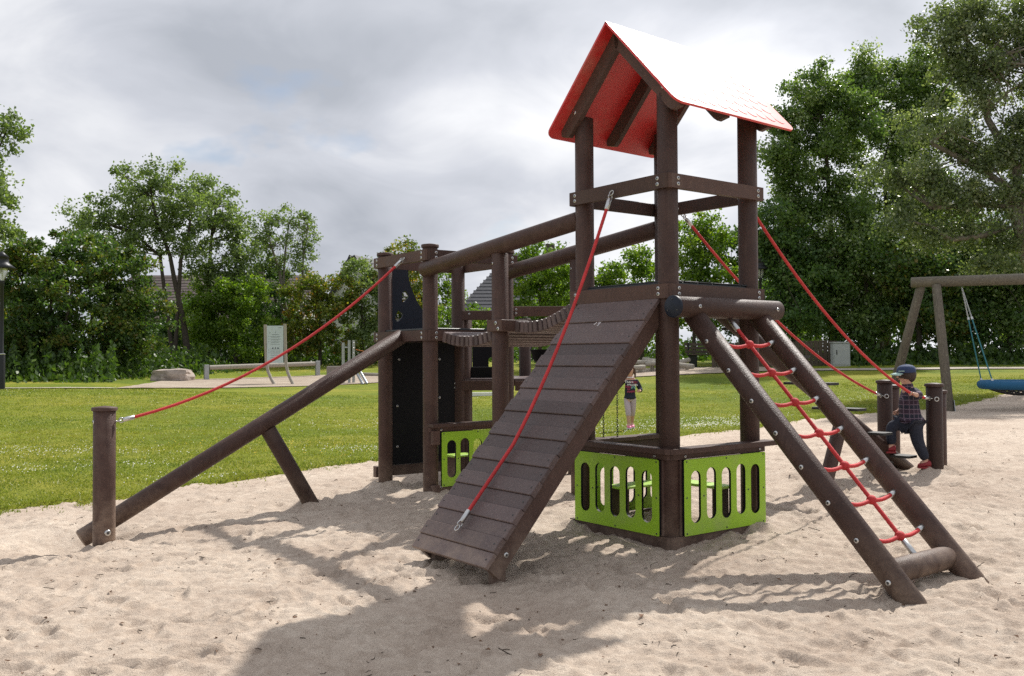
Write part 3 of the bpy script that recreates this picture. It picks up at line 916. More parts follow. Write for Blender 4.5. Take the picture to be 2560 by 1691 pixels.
# roof: panels, shingles, rafters (its own slight turn on the posts)
RT = 0.04
def roofM(a, b, z):                     # roof-centre coordinates -> tower coordinates
    c, s_ = math.cos(RT), math.sin(RT)
    return Vector((S / 2 + a * c - b * s_, S / 2 + a * s_ + b * c, z))
EN, LN, ZR, WE = 0.627, 1.365, 3.643, 0.655
SL = math.hypot(WE, ZR - 2.934)
cs, sn = WE / SL, (ZR - 2.934) / SL
shingle_me = None
for side in (-1, 1):
    # panel coordinates: p along the ridge, q down the slope
    LN_ = LN if side < 0 else LN - .10
    outline = [(0, 0.0), (LN_, 0.0)] + [(LN_ - .07 + .07 * math.sin(t), SL - .07 + .07 * math.cos(t)) for t in np.linspace(math.pi / 2, 0, 8)] + [(.07 - .07 * math.sin(t), SL - .07 + .07 * math.cos(t)) for t in np.linspace(0, math.pi / 2, 8)]
    def fn(p, q, t, side=side):
        return roofM(-EN + p, side * (q * cs + t * sn), ZR - q * sn + t * cs)
    mb = MB(); mb.plate(outline, [], fn, -0.016, 0.0, 0, 1)
    panel = mb.obj('roof_panel', ['red_roof', 'red_roof'], tower, recalc=True)
    if side == -1:
        sw, sh = 0.1135, 0.112
        poly = [(-sw / 2 + .002, -0.012)] + [(sw / 2 * .975 * math.sin(t), sh - sw / 2 * 1.05 + sw / 2 * 1.05 * math.cos(t)) for t in np.linspace(-math.pi / 2, math.pi / 2, 13)] + [(sw / 2 - .002, -0.012)]
        smb = MB(); smb.prism(poly, 0.0, 0.004)
        shingle_me = smb.mesh('shingle', 'red_roof')
        bm = bmesh.new(); bm.from_mesh(shingle_me); bmesh.ops.recalc_face_normals(bm, faces=bm.faces); bm.to_mesh(shingle_me); bm.free()
        pd = (roofM(1, 0, 0) - roofM(0, 0, 0)).normalized()
        qd = (roofM(0, side * cs, -sn) - roofM(0, 0, 0)).normalized()
        tilt = 0.016
        rows = 8
        for r_ in range(rows):
            ncol = 12 if r_ % 2 == 0 else 11
            for c_ in range(ncol):
                p_ = sw / 2 + .006 + c_ * sw + (sw / 2 if r_ % 2 else 0)
                if p_ + sw / 2 > LN - .002: continue
                q_ = 0.012 + r_ * 0.1115
                nrm = pd.cross(qd).normalized()
                if nrm.z < 0: nrm = -nrm
                qt = (qd * math.cos(tilt) + nrm * math.sin(tilt)).normalized()
                nt_ = pd.cross(qt).normalized()
                if nt_.z < 0: nt_ = -nt_
                M = Matrix((pd, qt, nt_)).transposed()
                if M.determinant() < 0:
                    M = Matrix((pd, qt, -nt_)).transposed()
                put('shingle', shingle_me, panel, fn(p_, q_, 0.001), M.to_euler())
    # rafters
    for a in (-0.495, 0.0, 0.495):
        q0, q1 = 0.015, SL - 0.075
        D = 0.105
        poly = [(0.0, -0.018), (q1, -0.018), (q1 + .03, -0.05), (q1 - .01, -D - .01), (q1 - .05, -D - .018), (D * 1.05, -D - .018), (0.0, -0.04)]
        mb = MB()
        mb.prism(poly, a - .0225, a + .0225, lambda p, q, z, side=side: roofM(z, side * (p * cs + q * sn), ZR - p * sn + q * cs))
        mb.obj('rafter', 'brown_board', tower, recalc=True)
for b in (-1, 1):
    bolt(tower, roofM(-.495 - .0225, b * (S / 2 + .01), roof_line(S / 2) - .085), (-1, 0, 0), 1.15)

def slotted(parent, length, z0, z1, fn, n=5, mat='green_plastic'):
    holes = []
    for i in range(n):
        cx = length * (0.135 + 0.73 * i / (n - 1))
        holes.append(slot(cx, (z0 + z1) / 2 + (0.012 if i % 2 else -0.0), 0.098, (z1 - z0) * .69))
    mb = MB(); mb.plate(bullnose([(0, z0), (length, z0), (length, z1), (0, z1)], 0.012, 3), holes, fn, 0, 0.019, 0, 1)
    o = mb.obj('slotted_panel', [mat, 'black_plastic'], parent, recalc=True)
    for (a, b) in ((.03, .03), (.5, .03), (.97, .03), (.03, .5), (.97, .5), (.03, .97), (.5, .97), (.97, .97), (.22, .5), (.78, .5)):
        if abs(a - .22) < .01 or abs(a - .78) < .01:
            a = .2265 if a < .5 else .7735
        p = fn(length * a, z0 + (z1 - z0) * b, 0.0192); p2 = fn(length * a, z0 + (z1 - z0) * b, 0.03)
        s_ = put('screw', SCREW, o, p, align_z(Vector(p2) - Vector(p)))
    return o
_sm = MB(); _sm.lathe([(0.0065, 0), (0.0065, .0015), (.003, .002)], 10)
SCREW = _sm.mesh('screw', 'dark_steel')
slotted(tower, 0.87, 0.012, 0.532, lambda a, z, t: (-0.0885 - t, 0.0 + a, z))
slotted(tower, 0.875, 0.012, 0.532, lambda a, z, t: (0.025 + a, -0.0885 - t, z))
slotted(tower, 0.74, 0.03, 0.46, lambda a, z, t: (0.06 + a, S - .02 - t, z))
# frames behind the panels, base beams and sill boards
for sw_ in (False, True):
    corner_board(tower, 'panel_frame', S, OUT, TB, 0.533, 0.5745, 0.06, 'brown_board', swap=sw_)
    corner_board(tower, 'base_beam', S, OUT, TB, -0.10, 0.010, 0.09, 'brown_board', swap=sw_)
    W0, W1 = 0.135, 0.015
    poly = [(-W0, -W0 + .05), (-W0, S + .15), (-W1, S + .15), (-W1, -W1), (-W0 + .025 - .0006, -W0 + .025 + .0006)]
    mb = MB()
    mb.prism(poly if not sw_ else [(b, a) for a, b in poly][::-1], 0.576, 0.611)
    mb.obj('sill_board', 'brown_board', tower, recalc=True)
    bolt(tower, ((-OUT, .06, .553) if not sw_ else (.06, -OUT, .553)), ((-1, 0, 0) if not sw_ else (0, -1, 0)), .8)
    bolt(tower, ((-OUT, S - .0, .553) if not sw_ else (S, -OUT, .553)), ((-1, 0, 0) if not sw_ else (0, -1, 0)), .8)
    bolt(tower, ((-OUT, S - .0, -.02) if not sw_ else (S, -OUT, -.02)), ((-1, 0, 0) if not sw_ else (0, -1, 0)), .8)
for z0, z1, nm, yy in ((0.578, 0.612, 'sill_board', .12), (0.50, .575, 'panel_frame', .04), (-.08, .02, 'base_beam', .04)):
    mb = MB(); mb.box((S / 2, S + (.0 if yy == .12 else .0), (z0 + z1) / 2), (S - 2 * RP * .6, yy, z1 - z0)); mb.obj(nm, 'brown_board', tower)
for (cx, cy, sx, sy) in ((-.066, .02, .043, .07), (-.066, S - .03, .043, .06), (.045, -.066, .07, .043), (S - .01, -.066, .06, .043)):
    mb = MB(); mb.box((cx, cy, .2715), (sx, sy, .519)); mb.obj('batten', 'brown_board', tower)
# little benches inside
for (cx, cy, sx, sy) in ((0.34, 0.62, 0.56, 0.19), (0.70, 0.40, 0.17, 0.62)):
    mb = MB(); mb.box((cx, cy, .265), (sx, sy, .02), bev=.004); mb.obj('bench_seat', 'pale_green', tower)
    for k in (-1, 1):
        mb = MB()
        c = (cx + k * (sx / 2 - .06), cy, .10) if sx > sy else (cx, cy + k * (sy / 2 - .06), .10)
        mb.box(c, (.045 if sx > sy else sx - .03, sy - .03 if sx > sy else .045, .31)); mb.obj('bench_support', 'brown_board', tower)

# hanging chains under the deck
def chain_mesh(name, L, link=0.030):
    mb = MB()
    n = int(L / (link * .62))
    for i in range(n):
        z = -i * link * .62
        pts = []
        for k in range(11):
            a = 2 * math.pi * k / 10
            x_, z_ = .0065 * math.cos(a), link * .5 * math.sin(a)
            pts.append((x_, 0, z + z_) if i % 2 else (0, x_, z + z_))
        mb.tube(pts, .0020, 5, cap=False)
    return mb.mesh(name, 'dark_steel')
CH = chain_mesh('chain', 1.08)
tag(put('hanging_chain', CH, None, T2W(0.30, S - .03, 1.63)), 'thin steel chain hanging under the tower deck nearer the front post', 'chain', 'chains under the tower deck')
tag(put('hanging_chain', CH, None, T2W(0.20, S + .02, 1.63)), 'thin steel chain hanging under the tower deck close to the plank ramp', 'chain', 'chains under the tower deck')

# ------------------------------------------------------------------ plank ramp
ramp_t = thing('climbing_ramp', 'steep brown plank ramp leaning against the play tower', 'ramp', (FX, FY, 0), TH)
A0 = Vector((-0.082, 0, 1.640)); A1 = Vector((-1.556, 0, 0.000))
rd = (A1 - A0).normalized(); rl = (A1 - A0).length
rn = Vector((rd.z, 0, -rd.x)); rn = rn if rn.z > 0 else -rn
RM = Matrix((rd, Vector((0, 1, 0)), rn)).transposed()
if RM.determinant() < 0: RM = Matrix((rd, Vector((0, -1, 0)), rn)).transposed()
NPL = 21
pw_ = rl / NPL
def plank_me(th, wd):
    mb = MB(); mb.box((0, 0, 0), (wd, 0.832, th), bev=.0035); return mb.mesh('plank', 'brown_plank')
PL_A, PL_B = plank_me(.030, pw_ - .0012), plank_me(.042, pw_ - .0008)
for i in range(NPL):
    hi = (i % 2 == 1)
    c = A0 + rd * (pw_ * (i + .5)) + Vector((0, .4325 + random.uniform(-.004, .004), 0)) - rn * (.015 if not hi else .0115)
    o = put('plank', PL_B if hi else PL_A, ramp_t, c, RM.to_euler())
    for yy in (-.38, .38):
        put('screw', SCREW, o, (0, yy, .0155 if not hi else .0215))
mb = MB()
def rp(p, y_): return A0 + rd * p + rn * .0012 + Vector((0, y_, 0))
mb.tube([rp(.235, .50), rp(.175, .47), rp(.150, .455), rp(.165, .435), rp(.21, .445), rp(.25, .455)], .0035, 6)
mb.tube([rp(.225, .465), rp(.185, .45), rp(.170, .44)], .0028, 6)
mb.obj('scratch_mark', 'print_white', ramp_t)
for yy in (.055, .80):
    mb = MB()
    D = .145
    poly = [(0.02, -.031), (rl - .012, -.031), (rl - .012, -D), (.11, -D), (0.02, -.085)]
    mb.prism(poly, yy - .024, yy + .024, lambda p, q, z: A0 + rd * p + rn * q + Vector((0, z, 0)))
    st = mb.obj('stringer', 'brown_board', ramp_t, recalc=True)
    k = -1 if yy < .4 else 1
    bolt(st, A0 + rd * (rl - .15) + rn * (-.09) + Vector((0, yy + k * .024, 0)), (0, k, 0), 1.25)
    mb = MB(); mb.box((-1.40, yy + (.052 if yy < .4 else -.052), -.16), (.10, .05, .36)); mb.obj('foot', 'brown_board', ramp_t)

# ------------------------------------------------------------------ ropes
def sag_pts(p0, p1, sag, n=18):
    p0, p1 = Vector(p0), Vector(p1)
    return [p0.lerp(p1, i / n) - Vector((0, 0, sag * 4 * (i / n) * (1 - i / n))) for i in range(n + 1)]
def twist(mb, pts, r_, pitch=.055, seg=12):
    """three-strand rope: a lobed section turning along the line"""
    pts = [Vector(p) for p in pts]
    acc = [0.0]
    for a, b in zip(pts, pts[1:]): acc.append(acc[-1] + (b - a).length)
    n = max(8, int(acc[-1] / (pitch / 5)))
    P = []
    for i in range(n + 1):
        s_ = acc[-1] * i / n
        k = max(j for j in range(len(acc)) if acc[j] <= s_ + 1e-9)
        k = min(k, len(pts) - 2)
        P.append(pts[k].lerp(pts[k + 1], (s_ - acc[k]) / max(1e-9, acc[k + 1] - acc[k])))
    t0 = (P[1] - P[0]).normalized()
    ref = Vector((0, 0, 1)) if abs(t0.z) < .95 else Vector((1, 0, 0))
    nx = t0.cross(ref).normalized()
    V_, F_ = [], []
    for i, p in enumerate(P):
        t = (P[min(i + 1, n)] - P[max(i - 1, 0)]).normalized()
        nx = (nx - t * nx.dot(t)).normalized(); ny = t.cross(nx)
        ph = 2 * math.pi * (acc[-1] * i / n) / pitch
        for k in range(seg):
            a = 2 * math.pi * k / seg
            rr_ = r_ * (.94 + .15 * abs(math.cos(1.5 * (a - ph))) - .06)
            V_.append(p + (nx * math.cos(a) + ny * math.sin(a)) * rr_)
    for i in range(n):
        for k in range(seg):
            F_.append((i * seg + k, i * seg + (k + 1) % seg, (i + 1) * seg + (k + 1) % seg, (i + 1) * seg + k))
    mb.add(V_, F_, 0, True)
def ring(mb, c, axis, r_, tr, seg=14):
    q = Vector(axis).to_track_quat('Z', 'Y')
    pts = [Vector(c) + q @ Vector((r_ * math.cos(2 * math.pi * k / seg), r_ * math.sin(2 * math.pi * k / seg), 0)) for k in range(seg + 1)]
    mb.tube(pts, tr, 6, cap=False)
def handrope(label, p0, p1, sag, r_=0.0115, link0=0.07, link1=0.07, over=None):
    t = thing('hand_rope', label, 'rope', p0, 0, 'red hand ropes of the climbing frame')
    o = Vector(p0)
    pts = sag_pts(p0, p1, sag)
    if over: pts = over(pts)
    L = lambda P: [Vector(q) - o for q in P]
    d0 = (pts[1] - pts[0]).normalized(); d1 = (pts[-2] - pts[-1]).normalized()
    body = [pts[0] + d0 * link0] + pts[1:-1] + [pts[-1] + d1 * link1]
    mb = MB(); twist(mb, L(body), r_ * 1.06); mb.obj('rope', 'red_rope', t, recalc=True)
    for p, d, l in ((pts[0], d0, link0), (pts[-1], d1, link1)):
        mb = MB(); mb.tube(L([p + d * (l - .005), p + d * (l + .085)]), r_ * 1.45, 14, bev=.003); mb.obj('ferrule', 'steel', t)
        mb = MB(); sd = d.cross(Vector((0, 0, 1))).normalized()
        ring(mb, p + d * (l * .72) - o, sd, .018, .0045); ring(mb, p + d * (l * .28) - o, sd.cross(d), .020, .0045)
        mb.obj('shackle', 'steel', t)
    return t
def above_ramp(pts):
    out = []
    c, s_ = math.cos(TH), math.sin(TH)
    for i, p in enumerate(pts):
        u_ = (p.x - FX) * c + (p.y - FY) * s_
        zr = A0.z + (A1.z - A0.z) * (u_ - A0.x) / (A1.x - A0.x)
        t = i / (len(pts) - 1)
        lift = .058 * (1 - t) + .052 * t
        out.append(Vector((p.x, p.y, max(p.z, zr + lift))))
    return out
handrope('red rope hanging down over the plank ramp', T2W(-.10, .448, 2.44), T2W(-1.47, .452, .125), .27, over=above_ramp)

# ------------------------------------------------------------------ rope net ladder
lad = thing('net_ladder', 'leaning ladder of two brown logs with red rope rungs', 'ladder', (FX, FY, 0), TH)
mb = MB(); mb.tube([(-.125, -.162, 1.572), (.985, -.162, 1.572)], RP, 32, bev=.006)
tl_ = mb.obj('top_log', 'brown_log', lad)
mb = MB(); M_ = Matrix.Translation((-.126, -.162, 1.572)) @ Matrix.Rotation(-math.pi / 2, 4, 'Y')
mb.lathe([(RP + .004, -.012), (RP + .004, .006), (RP, .011), (0.01, .012)], 32, M_); ec = mb.obj('end_cap', 'slate_plastic', tl_)
for k in range(3):
    a = math.pi / 2 + k * 2 * math.pi / 3
    put('screw', SCREW, ec, (-.1385, -.162 + .05 * math.cos(a), 1.572 + .05 * math.sin(a)), align_z((-1, 0, 0)))
bolt(tl_, (.06, -.162 - RP + .001, 1.575), (0, -1, .05)); bolt(tl_, (.90, -.162 - RP + .001, 1.575), (0, -1, .05))
def ladv(z): return -0.312 - (1.337 - z) * 0.948
ld = Vector((0, ladv(0) - ladv(1), -1)).normalized()
for uu, zb in ((0.10, -.22), (0.80, -.18)):
    mb = MB(); mb.tube([(uu, ladv(1.535), 1.535), (uu, ladv(zb), zb)], RP, 32, bev=.012)
    lg = mb.obj('side_log', 'brown_log', lad)
    sgn = -1 if uu < .4 else 1
    for i in range(7):
        z_ = 1.337 - i * .1922
        bolt(lg, (uu + sgn * (RP - .001), ladv(z_), z_), (sgn, 0, 0), 1.1)
    bolt(lg, (uu + sgn * (RP - .001), ladv(-.02), -.02), (sgn, 0, 0), 1.2)
mb = MB(); mb.tube([(.13, ladv(.02) + .015, .015), (.77, ladv(.02) + .015, .015)], RP * .98, 32, bev=.004); mb.obj('cross_log', 'brown_log', lad)
def nofs(z): return Vector((0.45, ladv(z), z))
mb = MB(); twist(mb, [nofs(1.47), nofs(1.3), nofs(.6), nofs(.16), nofs(.07)], .0130); mb.obj('centre_rope', 'red_rope', lad, recalc=True)
for za, zb in ((1.50, 1.42), (.14, .055)):
    mb = MB(); mb.tube([nofs(za), nofs(zb)], .019, 14, bev=.003); mb.obj('ferrule', 'steel', lad)
for i in range(7):
    z_ = 1.337 - i * .1922
    zc = z_ - .008
    mb = MB()
    L_, R_, Cn = Vector((.165, ladv(z_), z_)), Vector((.735, ladv(z_), z_)), nofs(zc - .012)
    pts = [L_.lerp(Cn, t) - Vector((0, 0, .028 * math.sin(math.pi * t))) for t in np.linspace(0, 1, 8)] + [Cn.lerp(R_, t) - Vector((0, 0, .020 * math.sin(math.pi * t))) for t in np.linspace(0, 1, 8)][1:]
    twist(mb, pts, .0130); mb.obj('rung_rope', 'red_rope', lad, recalc=True)
    mb = MB(); mb.ball(Cn, .031, .031, .030, 14, 8); mb.obj('knot', 'red_rope', lad)
    for a, d in ((L_, (pts[1] - pts[0])), (R_, (pts[-2] - pts[-1]))):
        d = d.normalized()
        mb = MB(); mb.tube([a - d * .01, a + d * .055], .019, 14, bev=.003); mb.obj('ferrule', 'steel', lad)

# ------------------------------------------------------------------ step stair
stair = thing('step_stair', 'single brown log stair with black step plates on the right side of the tower', 'stair', (FX, FY, 0), TH)
V0 = S / 2
s0, s1 = Vector((0.95, V0, 1.640)), Vector((3.80, V0, 0.120))
sd_ = (s1 - s0).normalized()
mb = MB(); mb.tube([s0, s1 + sd_ * .28], .066, 28, bev=.006); spine = mb.obj('spine_log', 'brown_log', stair)
for i in range(6):
    u_ = 3.47 - i * .412; z_ = .291 + i * .2345
    mb = MB()
    pl = bullnose([(-.085, -.235), (.085, -.235), (.085, .235), (-.085, .235)], .03, 4)
    mb.prism([(u_ + a, V0 + b) for a, b in pl], z_ - .010, z_ + .012)
    stp = mb.obj('step', 'black_rubber', stair, recalc=True)
    mb = MB(); mb.box((u_, V0, z_ - .045), (.04, .06, .06)); mb.obj('bracket', 'dark_steel', stp)
mb = MB(); mb.tube([(2.72, V0, .72), (2.22, V0, -.35)], .062, 24, bev=.006); mb.obj('support_log', 'brown_log', stair)

def rope_post(label, p, h_, r_=RP * 1.02):
    t = thing('rope_post', label, 'post', p, 0, 'short capped posts by the stair')
    log_post(t, 'post', 0, 0, -.45, h_, r_, cap=True)
    return t
pR = T2W(3.66, .09, .17); pL = T2W(3.90, .735, .21)
tR = rope_post('capped brown post on the right side of the boy, holding a rope', pR, .78)
tL = rope_post('capped brown post behind the boy, at the end of the far rope', pL, .755)
rope_post('shorter brown post half hidden right behind the post right of the boy', pR + Vector((.135, .22, .01)), .70)
rope_post('shorter brown post half hidden right behind the post behind the boy', pL + Vector((.155, .20, .01)), .69)
rr = RP + .004
ropeN0, ropeN1 = T2W(S + OUT + .012, .10, 2.43), pR + Vector((-.055, -.052, .665))
GRIP = Vector((3.591, 8.455, .902))            # where the child pulls the rope down
def gripped(pts):
    return sag_pts(ropeN0, GRIP, .165, 15) + [GRIP.lerp(ropeN1, .4) - Vector((0, 0, .012)), GRIP.lerp(ropeN1, .75) - Vector((0, 0, .008)), ropeN1]
handrope('red rope from the tower rail down to the post right of the boy', ropeN0, ropeN1, .22, link0=.05, link1=.03, over=gripped)
ropeF0, ropeF1 = T2W(S + OUT + .012, .74, 2.40), pL + Vector((-.05, -.055, .62))
handrope('red rope from the tower rail down to the post behind the boy', ropeF0, ropeF1, .19, link0=.05, link1=.03)
for p_ in (pR, pL):
    par = tR if p_ is pR else tL
    mb = MB(); ring(mb, (-.012, -.076, .66 if p_ is pR else .62), (0, -1, 0), .019, .0048); mb.obj('eye_ring', 'steel', par)

# ------------------------------------------------------------------ lower platform tower (left)
plat = thing('play_platform', 'small brown log platform with rails and black panels left of the bridge', 'play platform', (BX, BY, 0), TH2)
for (a, b, cp) in ((0, 0, True), (S2, 0, True), (0, S2, True), (S2, S2, True)):
    log_post(plat, 'post', a, b, -.45, 2.268, RP, cap=cp)
for z0, z1, nm in ((2.135, 2.236, 'rail'), (1.392, 1.492, 'deck_beam')):
    corner_board(plat, nm, S2, OUT, TB, z0, z1, 0.075, 'brown_board')
    corner_board(plat, nm, S2, OUT, TB, z0 + .0005, z1 - .0005, 0.075, 'brown_board', swap=True)
    far_board(plat, nm, S2, OUT, TB, z0, z1, -0.005, 'brown_board')
    far_board(plat, nm, S2, OUT, TB, z0, z1, 0.075, 'brown_board', swap=True)
    for zz in (z1 - .028, z0 + .028):
        for q in (0.0, S2):
            bolt(plat, (-OUT, q + .012, zz), (-1, 0, 0)); bolt(plat, (q + .012, -OUT, zz), (0, -1, 0))
mb = MB(); mb.box((S2 / 2, S2 / 2, 1.503), (S2 + .07, S2 + .07, .020), bev=.005); mb.obj('floor_panel', 'floor_plastic', plat)
# curved climbing wall above the deck (far left side) with hand holes
cv = [(0.05, 1.515), (.56, 1.515)] + [(.56 - .31 * (1 - (1 - t) ** 1.9), 1.575 + .555 * t) for t in np.linspace(0, 1, 12)] + [(.05, 2.13)]
h1 = [(0.21 + .035 * math.cos(t) * (1 + .35 * math.cos(3 * t)), 1.86 + .055 * math.sin(t) * (1 + .25 * math.sin(2 * t))) for t in np.linspace(0, 2 * math.pi, 15)[:-1]]
h2 = [(0.145 + .040 * math.cos(t) * (1 + .30 * math.sin(2 * t)), 1.66 + .050 * math.sin(t) * (1 + .3 * math.cos(3 * t))) for t in np.linspace(0, 2 * math.pi, 15)[:-1]]
mb = MB(); mb.plate(cv, [h1, h2], lambda a, z, t: (a, S2 - .01 - t, z), 0, .018, 0, 0); cw = mb.obj('climbing_wall', ['slate_plastic'], plat, recalc=True)
bolt(cw, (.44, S2 - .03, 1.60), (0, -1, 0), .9)
mb = MB(); mb.plate(bullnose([(.02, .16), (S2 - .02, .16), (S2 - .02, 1.39), (.02, 1.39)], .02, 3), [], lambda a, z, t: (a, S2 - .01 - t, z), 0, .018); wp = mb.obj('wall_panel', 'black_plastic', plat, recalc=True)
for (a, z) in ((.14, 1.22), (.12, .75), (.12, .34), (.62, .82), (.62, 1.22)):
    bolt(wp, (a, S2 - .0285, z), (0, -1, 0), .9)
mb = MB(); mb.box((S2 / 2, S2, .105), (S2 - .05, .045, .105)); mb.obj('base_beam', 'brown_board', plat)
mb = MB(); mb.box((-.02, S2 + RP + .03, .09), (.10, .06, .11)); mb.obj('base_block', 'brown_board', plat)
slotted(plat, .80, 0.045, 0.548, lambda a, z, t: (0.055 + a, -0.0885 - t, z))
corner_board(plat, 'panel_frame', S2, OUT, TB, .552, .592, .04, 'brown_board', swap=True)
corner_board(plat, 'base_beam', S2, OUT, TB, -.06, .042, .04, 'brown_board', swap=True)
mb = MB(); mb.box((S2 / 2 - .01, -.085, .611), (S2 + .10, .125, .034)); mb.obj('sill_board', 'brown_board', plat)
mb = MB(); mb.box((-.01, -.10, .50), (.075, .05, .13)); mb.obj('corner_block', 'brown_board', plat)
mb = MB(); mb.box((-.01, -.10, .0), (.075, .05, .13)); mb.obj('corner_block', 'brown_board', plat)
for z in (.53, -.0):
    bolt(plat, (.06, -OUT - .001, z + .04), (0, -1, 0), .9)
mb = MB(); mb.box((.56, .22, .285), (.46, .18, .02)); mb.obj('bench_seat', 'pale_green', plat)
for k in (-1, 1):
    mb = MB(); mb.box((.56 + k * .17, .22, .11), (.05, .15, .33)); mb.obj('bench_support', 'brown_board', plat)

# ------------------------------------------------------------------ bridge
bridge = thing('plank_bridge', 'sagging bridge of brown slats between the platform and the tower', 'bridge', (0, 0, 0), 0)
wB, wD = P2W(0, 0, 0), P2W(S2, 0, 0)
wL, wBk = T2W(0, S, 0), T2W(S, S, 0)
n1 = (wL - wB).normalized(); n2 = (wBk - wD).normalized()
side = Vector((n1.y, -n1.x, 0)) * .045
mE = (wB + wL) / 2; mE2 = (wD + wBk) / 2
def zcat(t, z0, z1, sag): return z0 + (z1 - z0) * t - sag * 4 * t * (1 - t)
for A, B_, nn in ((wB, wL, n1), (wD, wBk, n2)):
    a = A - nn * .02 + side * 1.2 + Vector((0, 0, 2.050)); b = B_ - nn * (RP * .6) + Vector((0, 0, 2.290))
    mb = MB(); mb.tube([a, b], RP, 30, bev=.010); mb.obj('hand_log', 'brown_log', bridge)
for mpt in (mE, mE2):
    mb = MB(); mb.tube([mpt + Vector((0, 0, -.45)), mpt + Vector((0, 0, 2.115))], RP, 28, bev=.006); mp = mb.obj('middle_post', 'brown_log', bridge)
    bolt(mp, mpt + Vector((-.062, -.036, 2.03)), (-.85, -.5, 0), .8)
xd = (mE2 - mE).normalized()
mb = MB(); rotm = Matrix.Rotation(math.atan2(xd.y, xd.x), 3, 'Z')
mb.box((mE + mE2) / 2 + Vector((0, 0, 1.503)) + n1 * .088, ((mE2 - mE).length + .14, .05, .098), rotm); cb = mb.obj('cross_beam', 'brown_board', bridge)
for k, z in ((-.0, 1.53), (.04, 1.475)):
    pass
mb = MB(); rot2 = Matrix.Rotation(math.atan2(n1.y, n1.x), 3, 'Z')
mb.box(mE + Vector((0, 0, 1.503)) + n1 * .03 + side * 1.55, (.20, .045, .098), rot2); blk = mb.obj('bracket_block', 'brown_board', bridge)
for k, z in ((.055, 1.523), (.085, 1.475)):
    bolt(blk, mE + n1 * k + side * 1.55 + Vector((side.normalized().x * .0235, side.normalized().y * .0235, z)), side, 1.15)
mb = MB(); mb.box((0, 0, 0), (.80, .046, .094), bev=.005); SLAT = mb.mesh('slat', 'brown_plank')
def span(A0_, A1_, B0_, B1_, z0, z1, sag, n):
    for i in range(n):
        t = (i + .5) / n
        a = A0_.lerp(A1_, t); b = B0_.lerp(B1_, t)
        z = zcat(t, z0, z1, sag)
        dz = ((z1 - z0) - sag * 4 * (1 - 2 * t)) / (A1_ - A0_).length
        xdir = (b - a).normalized(); fwd = (A1_ - A0_).normalized()
        fwd = (fwd - xdir * fwd.dot(xdir)).normalized()
        f3 = (fwd + Vector((0, 0, dz))).normalized()
        up = xdir.cross(f3).normalized()
        if up.z < 0: up = -up
        M = Matrix((xdir, up.cross(xdir), up)).transposed()
        o = put('slat', SLAT, bridge, (a + b) / 2 + Vector((0, 0, z - .05)), M.to_euler())
        o.location += xdir * random.uniform(-.006, .006)
off = .05
nA = wB + n1 * .10; nM = mE + n1 * .05
inn = (wD - wB).normalized()
span(wB + n1 * .13 + inn * .03, mE + n1 * .04 + inn * .03, wD + n2 * .13 - inn * .03, mE2 + n2 * .04 - inn * .03, 1.482, 1.555, .085, 14)
span(mE + n1 * .15 + inn * .03, wL - n1 * .085 + inn * .03, mE2 + n2 * .15 - inn * .03, wBk - n2 * .085 - inn * .03, 1.545, 1.725, .075, 14)

# ------------------------------------------------------------------ inclined climbing pole with anchor post
pole = thing('climbing_pole', 'long brown log sloping from the left platform down to a capped post', 'climbing pole', (BX, BY, 0), TH2)
def P2L(w):
    c, s_ = math.cos(TH2), math.sin(TH2); d = Vector(w) - Vector((BX, BY, 0))
    return Vector((d.x * c + d.y * s_, -d.x * s_ + d.y * c, w[2]))
pa, pb = Vector((-.085, .44, 1.425)), Vector((-2.915, .44, -.166))
mb = MB(); mb.tube([pa + (pa - pb).normalized() * .04, pb], RP * 1.02, 32, bev=.008); mb.obj('sloping_log', 'brown_log', pole)
mb = MB(); mb.tube([(-1.40, .44, .62), (-.86, .44, -.30)], RP * .97, 28, bev=.006); mb.obj('support_log', 'brown_log', pole)
sp = P2L((-3.115, 7.14, 0))
RA = .081
ap = log_post(pole, 'anchor_post', sp.x, sp.y, -.6, .85, RA, cap=True)
fw = Vector((-math.sin(TH2) * 0 - math.cos(TH2) * 0, 0, 0))
cdir = P2L(Vector((-3.115, 7.14, 0)) + Vector((.66, -.75, 0)).normalized()) - sp
bolt(ap, sp + Vector((cdir.x, cdir.y, 0)).normalized() * RA + Vector((0, 0, -.075)), (cdir.x, cdir.y, 0), 1.7)
bolt(ap, sp + Vector((-cdir.y, cdir.x, 0)).normalized() * (-RA) + Vector((0, 0, .76)), (cdir.y, -cdir.x, 0), 1.0)
handrope('red rope from the platform rail down to the capped post on the left', P2W(-.10, .314, 2.185), Vector((-3.025, 7.145, .762)), .235, link0=.05, link1=.05)

# ------------------------------------------------------------------ low rear platform
low = thing('low_platform', 'low brown platform with a black windowed panel behind the bridge', 'play platform', (0, 9.95, 0), 0)
for (x_, y_) in ((-.512, 0), (.66, .02), (.155, 1.25), (-.55, 1.25)):
    log_post(low, 'post', x_, y_, -.45, 1.70)
def lb(nm, c, sz, mat='brown_board'):
    m_ = MB(); m_.box(c, sz); return m_.obj(nm, mat, low)
lb('deck_beam', (-.33, -.09, .94), (.70, .045, .105)); lb('deck_beam', (.36, -.09, .935), (.66, .045, .105))
lb('deck_beam', (.05, 1.33, .94), (1.4, .045, .10))
lb('rail', (-.25, -.09, 1.68), (.56, .042, .098)); lb('rail', (.36, -.09, 1.72), (.72, .042, .105))
lb('floor_panel', (.05, .62, 1.0), (1.36, 1.40, .022), 'brown_plank')
lb('corner_post_block', (-.02, -.085, 1.06), (.05, .06, .14))
lb('kick_board', (-.30, .02, 1.075), (.56, .03, .12), 'black_plastic')
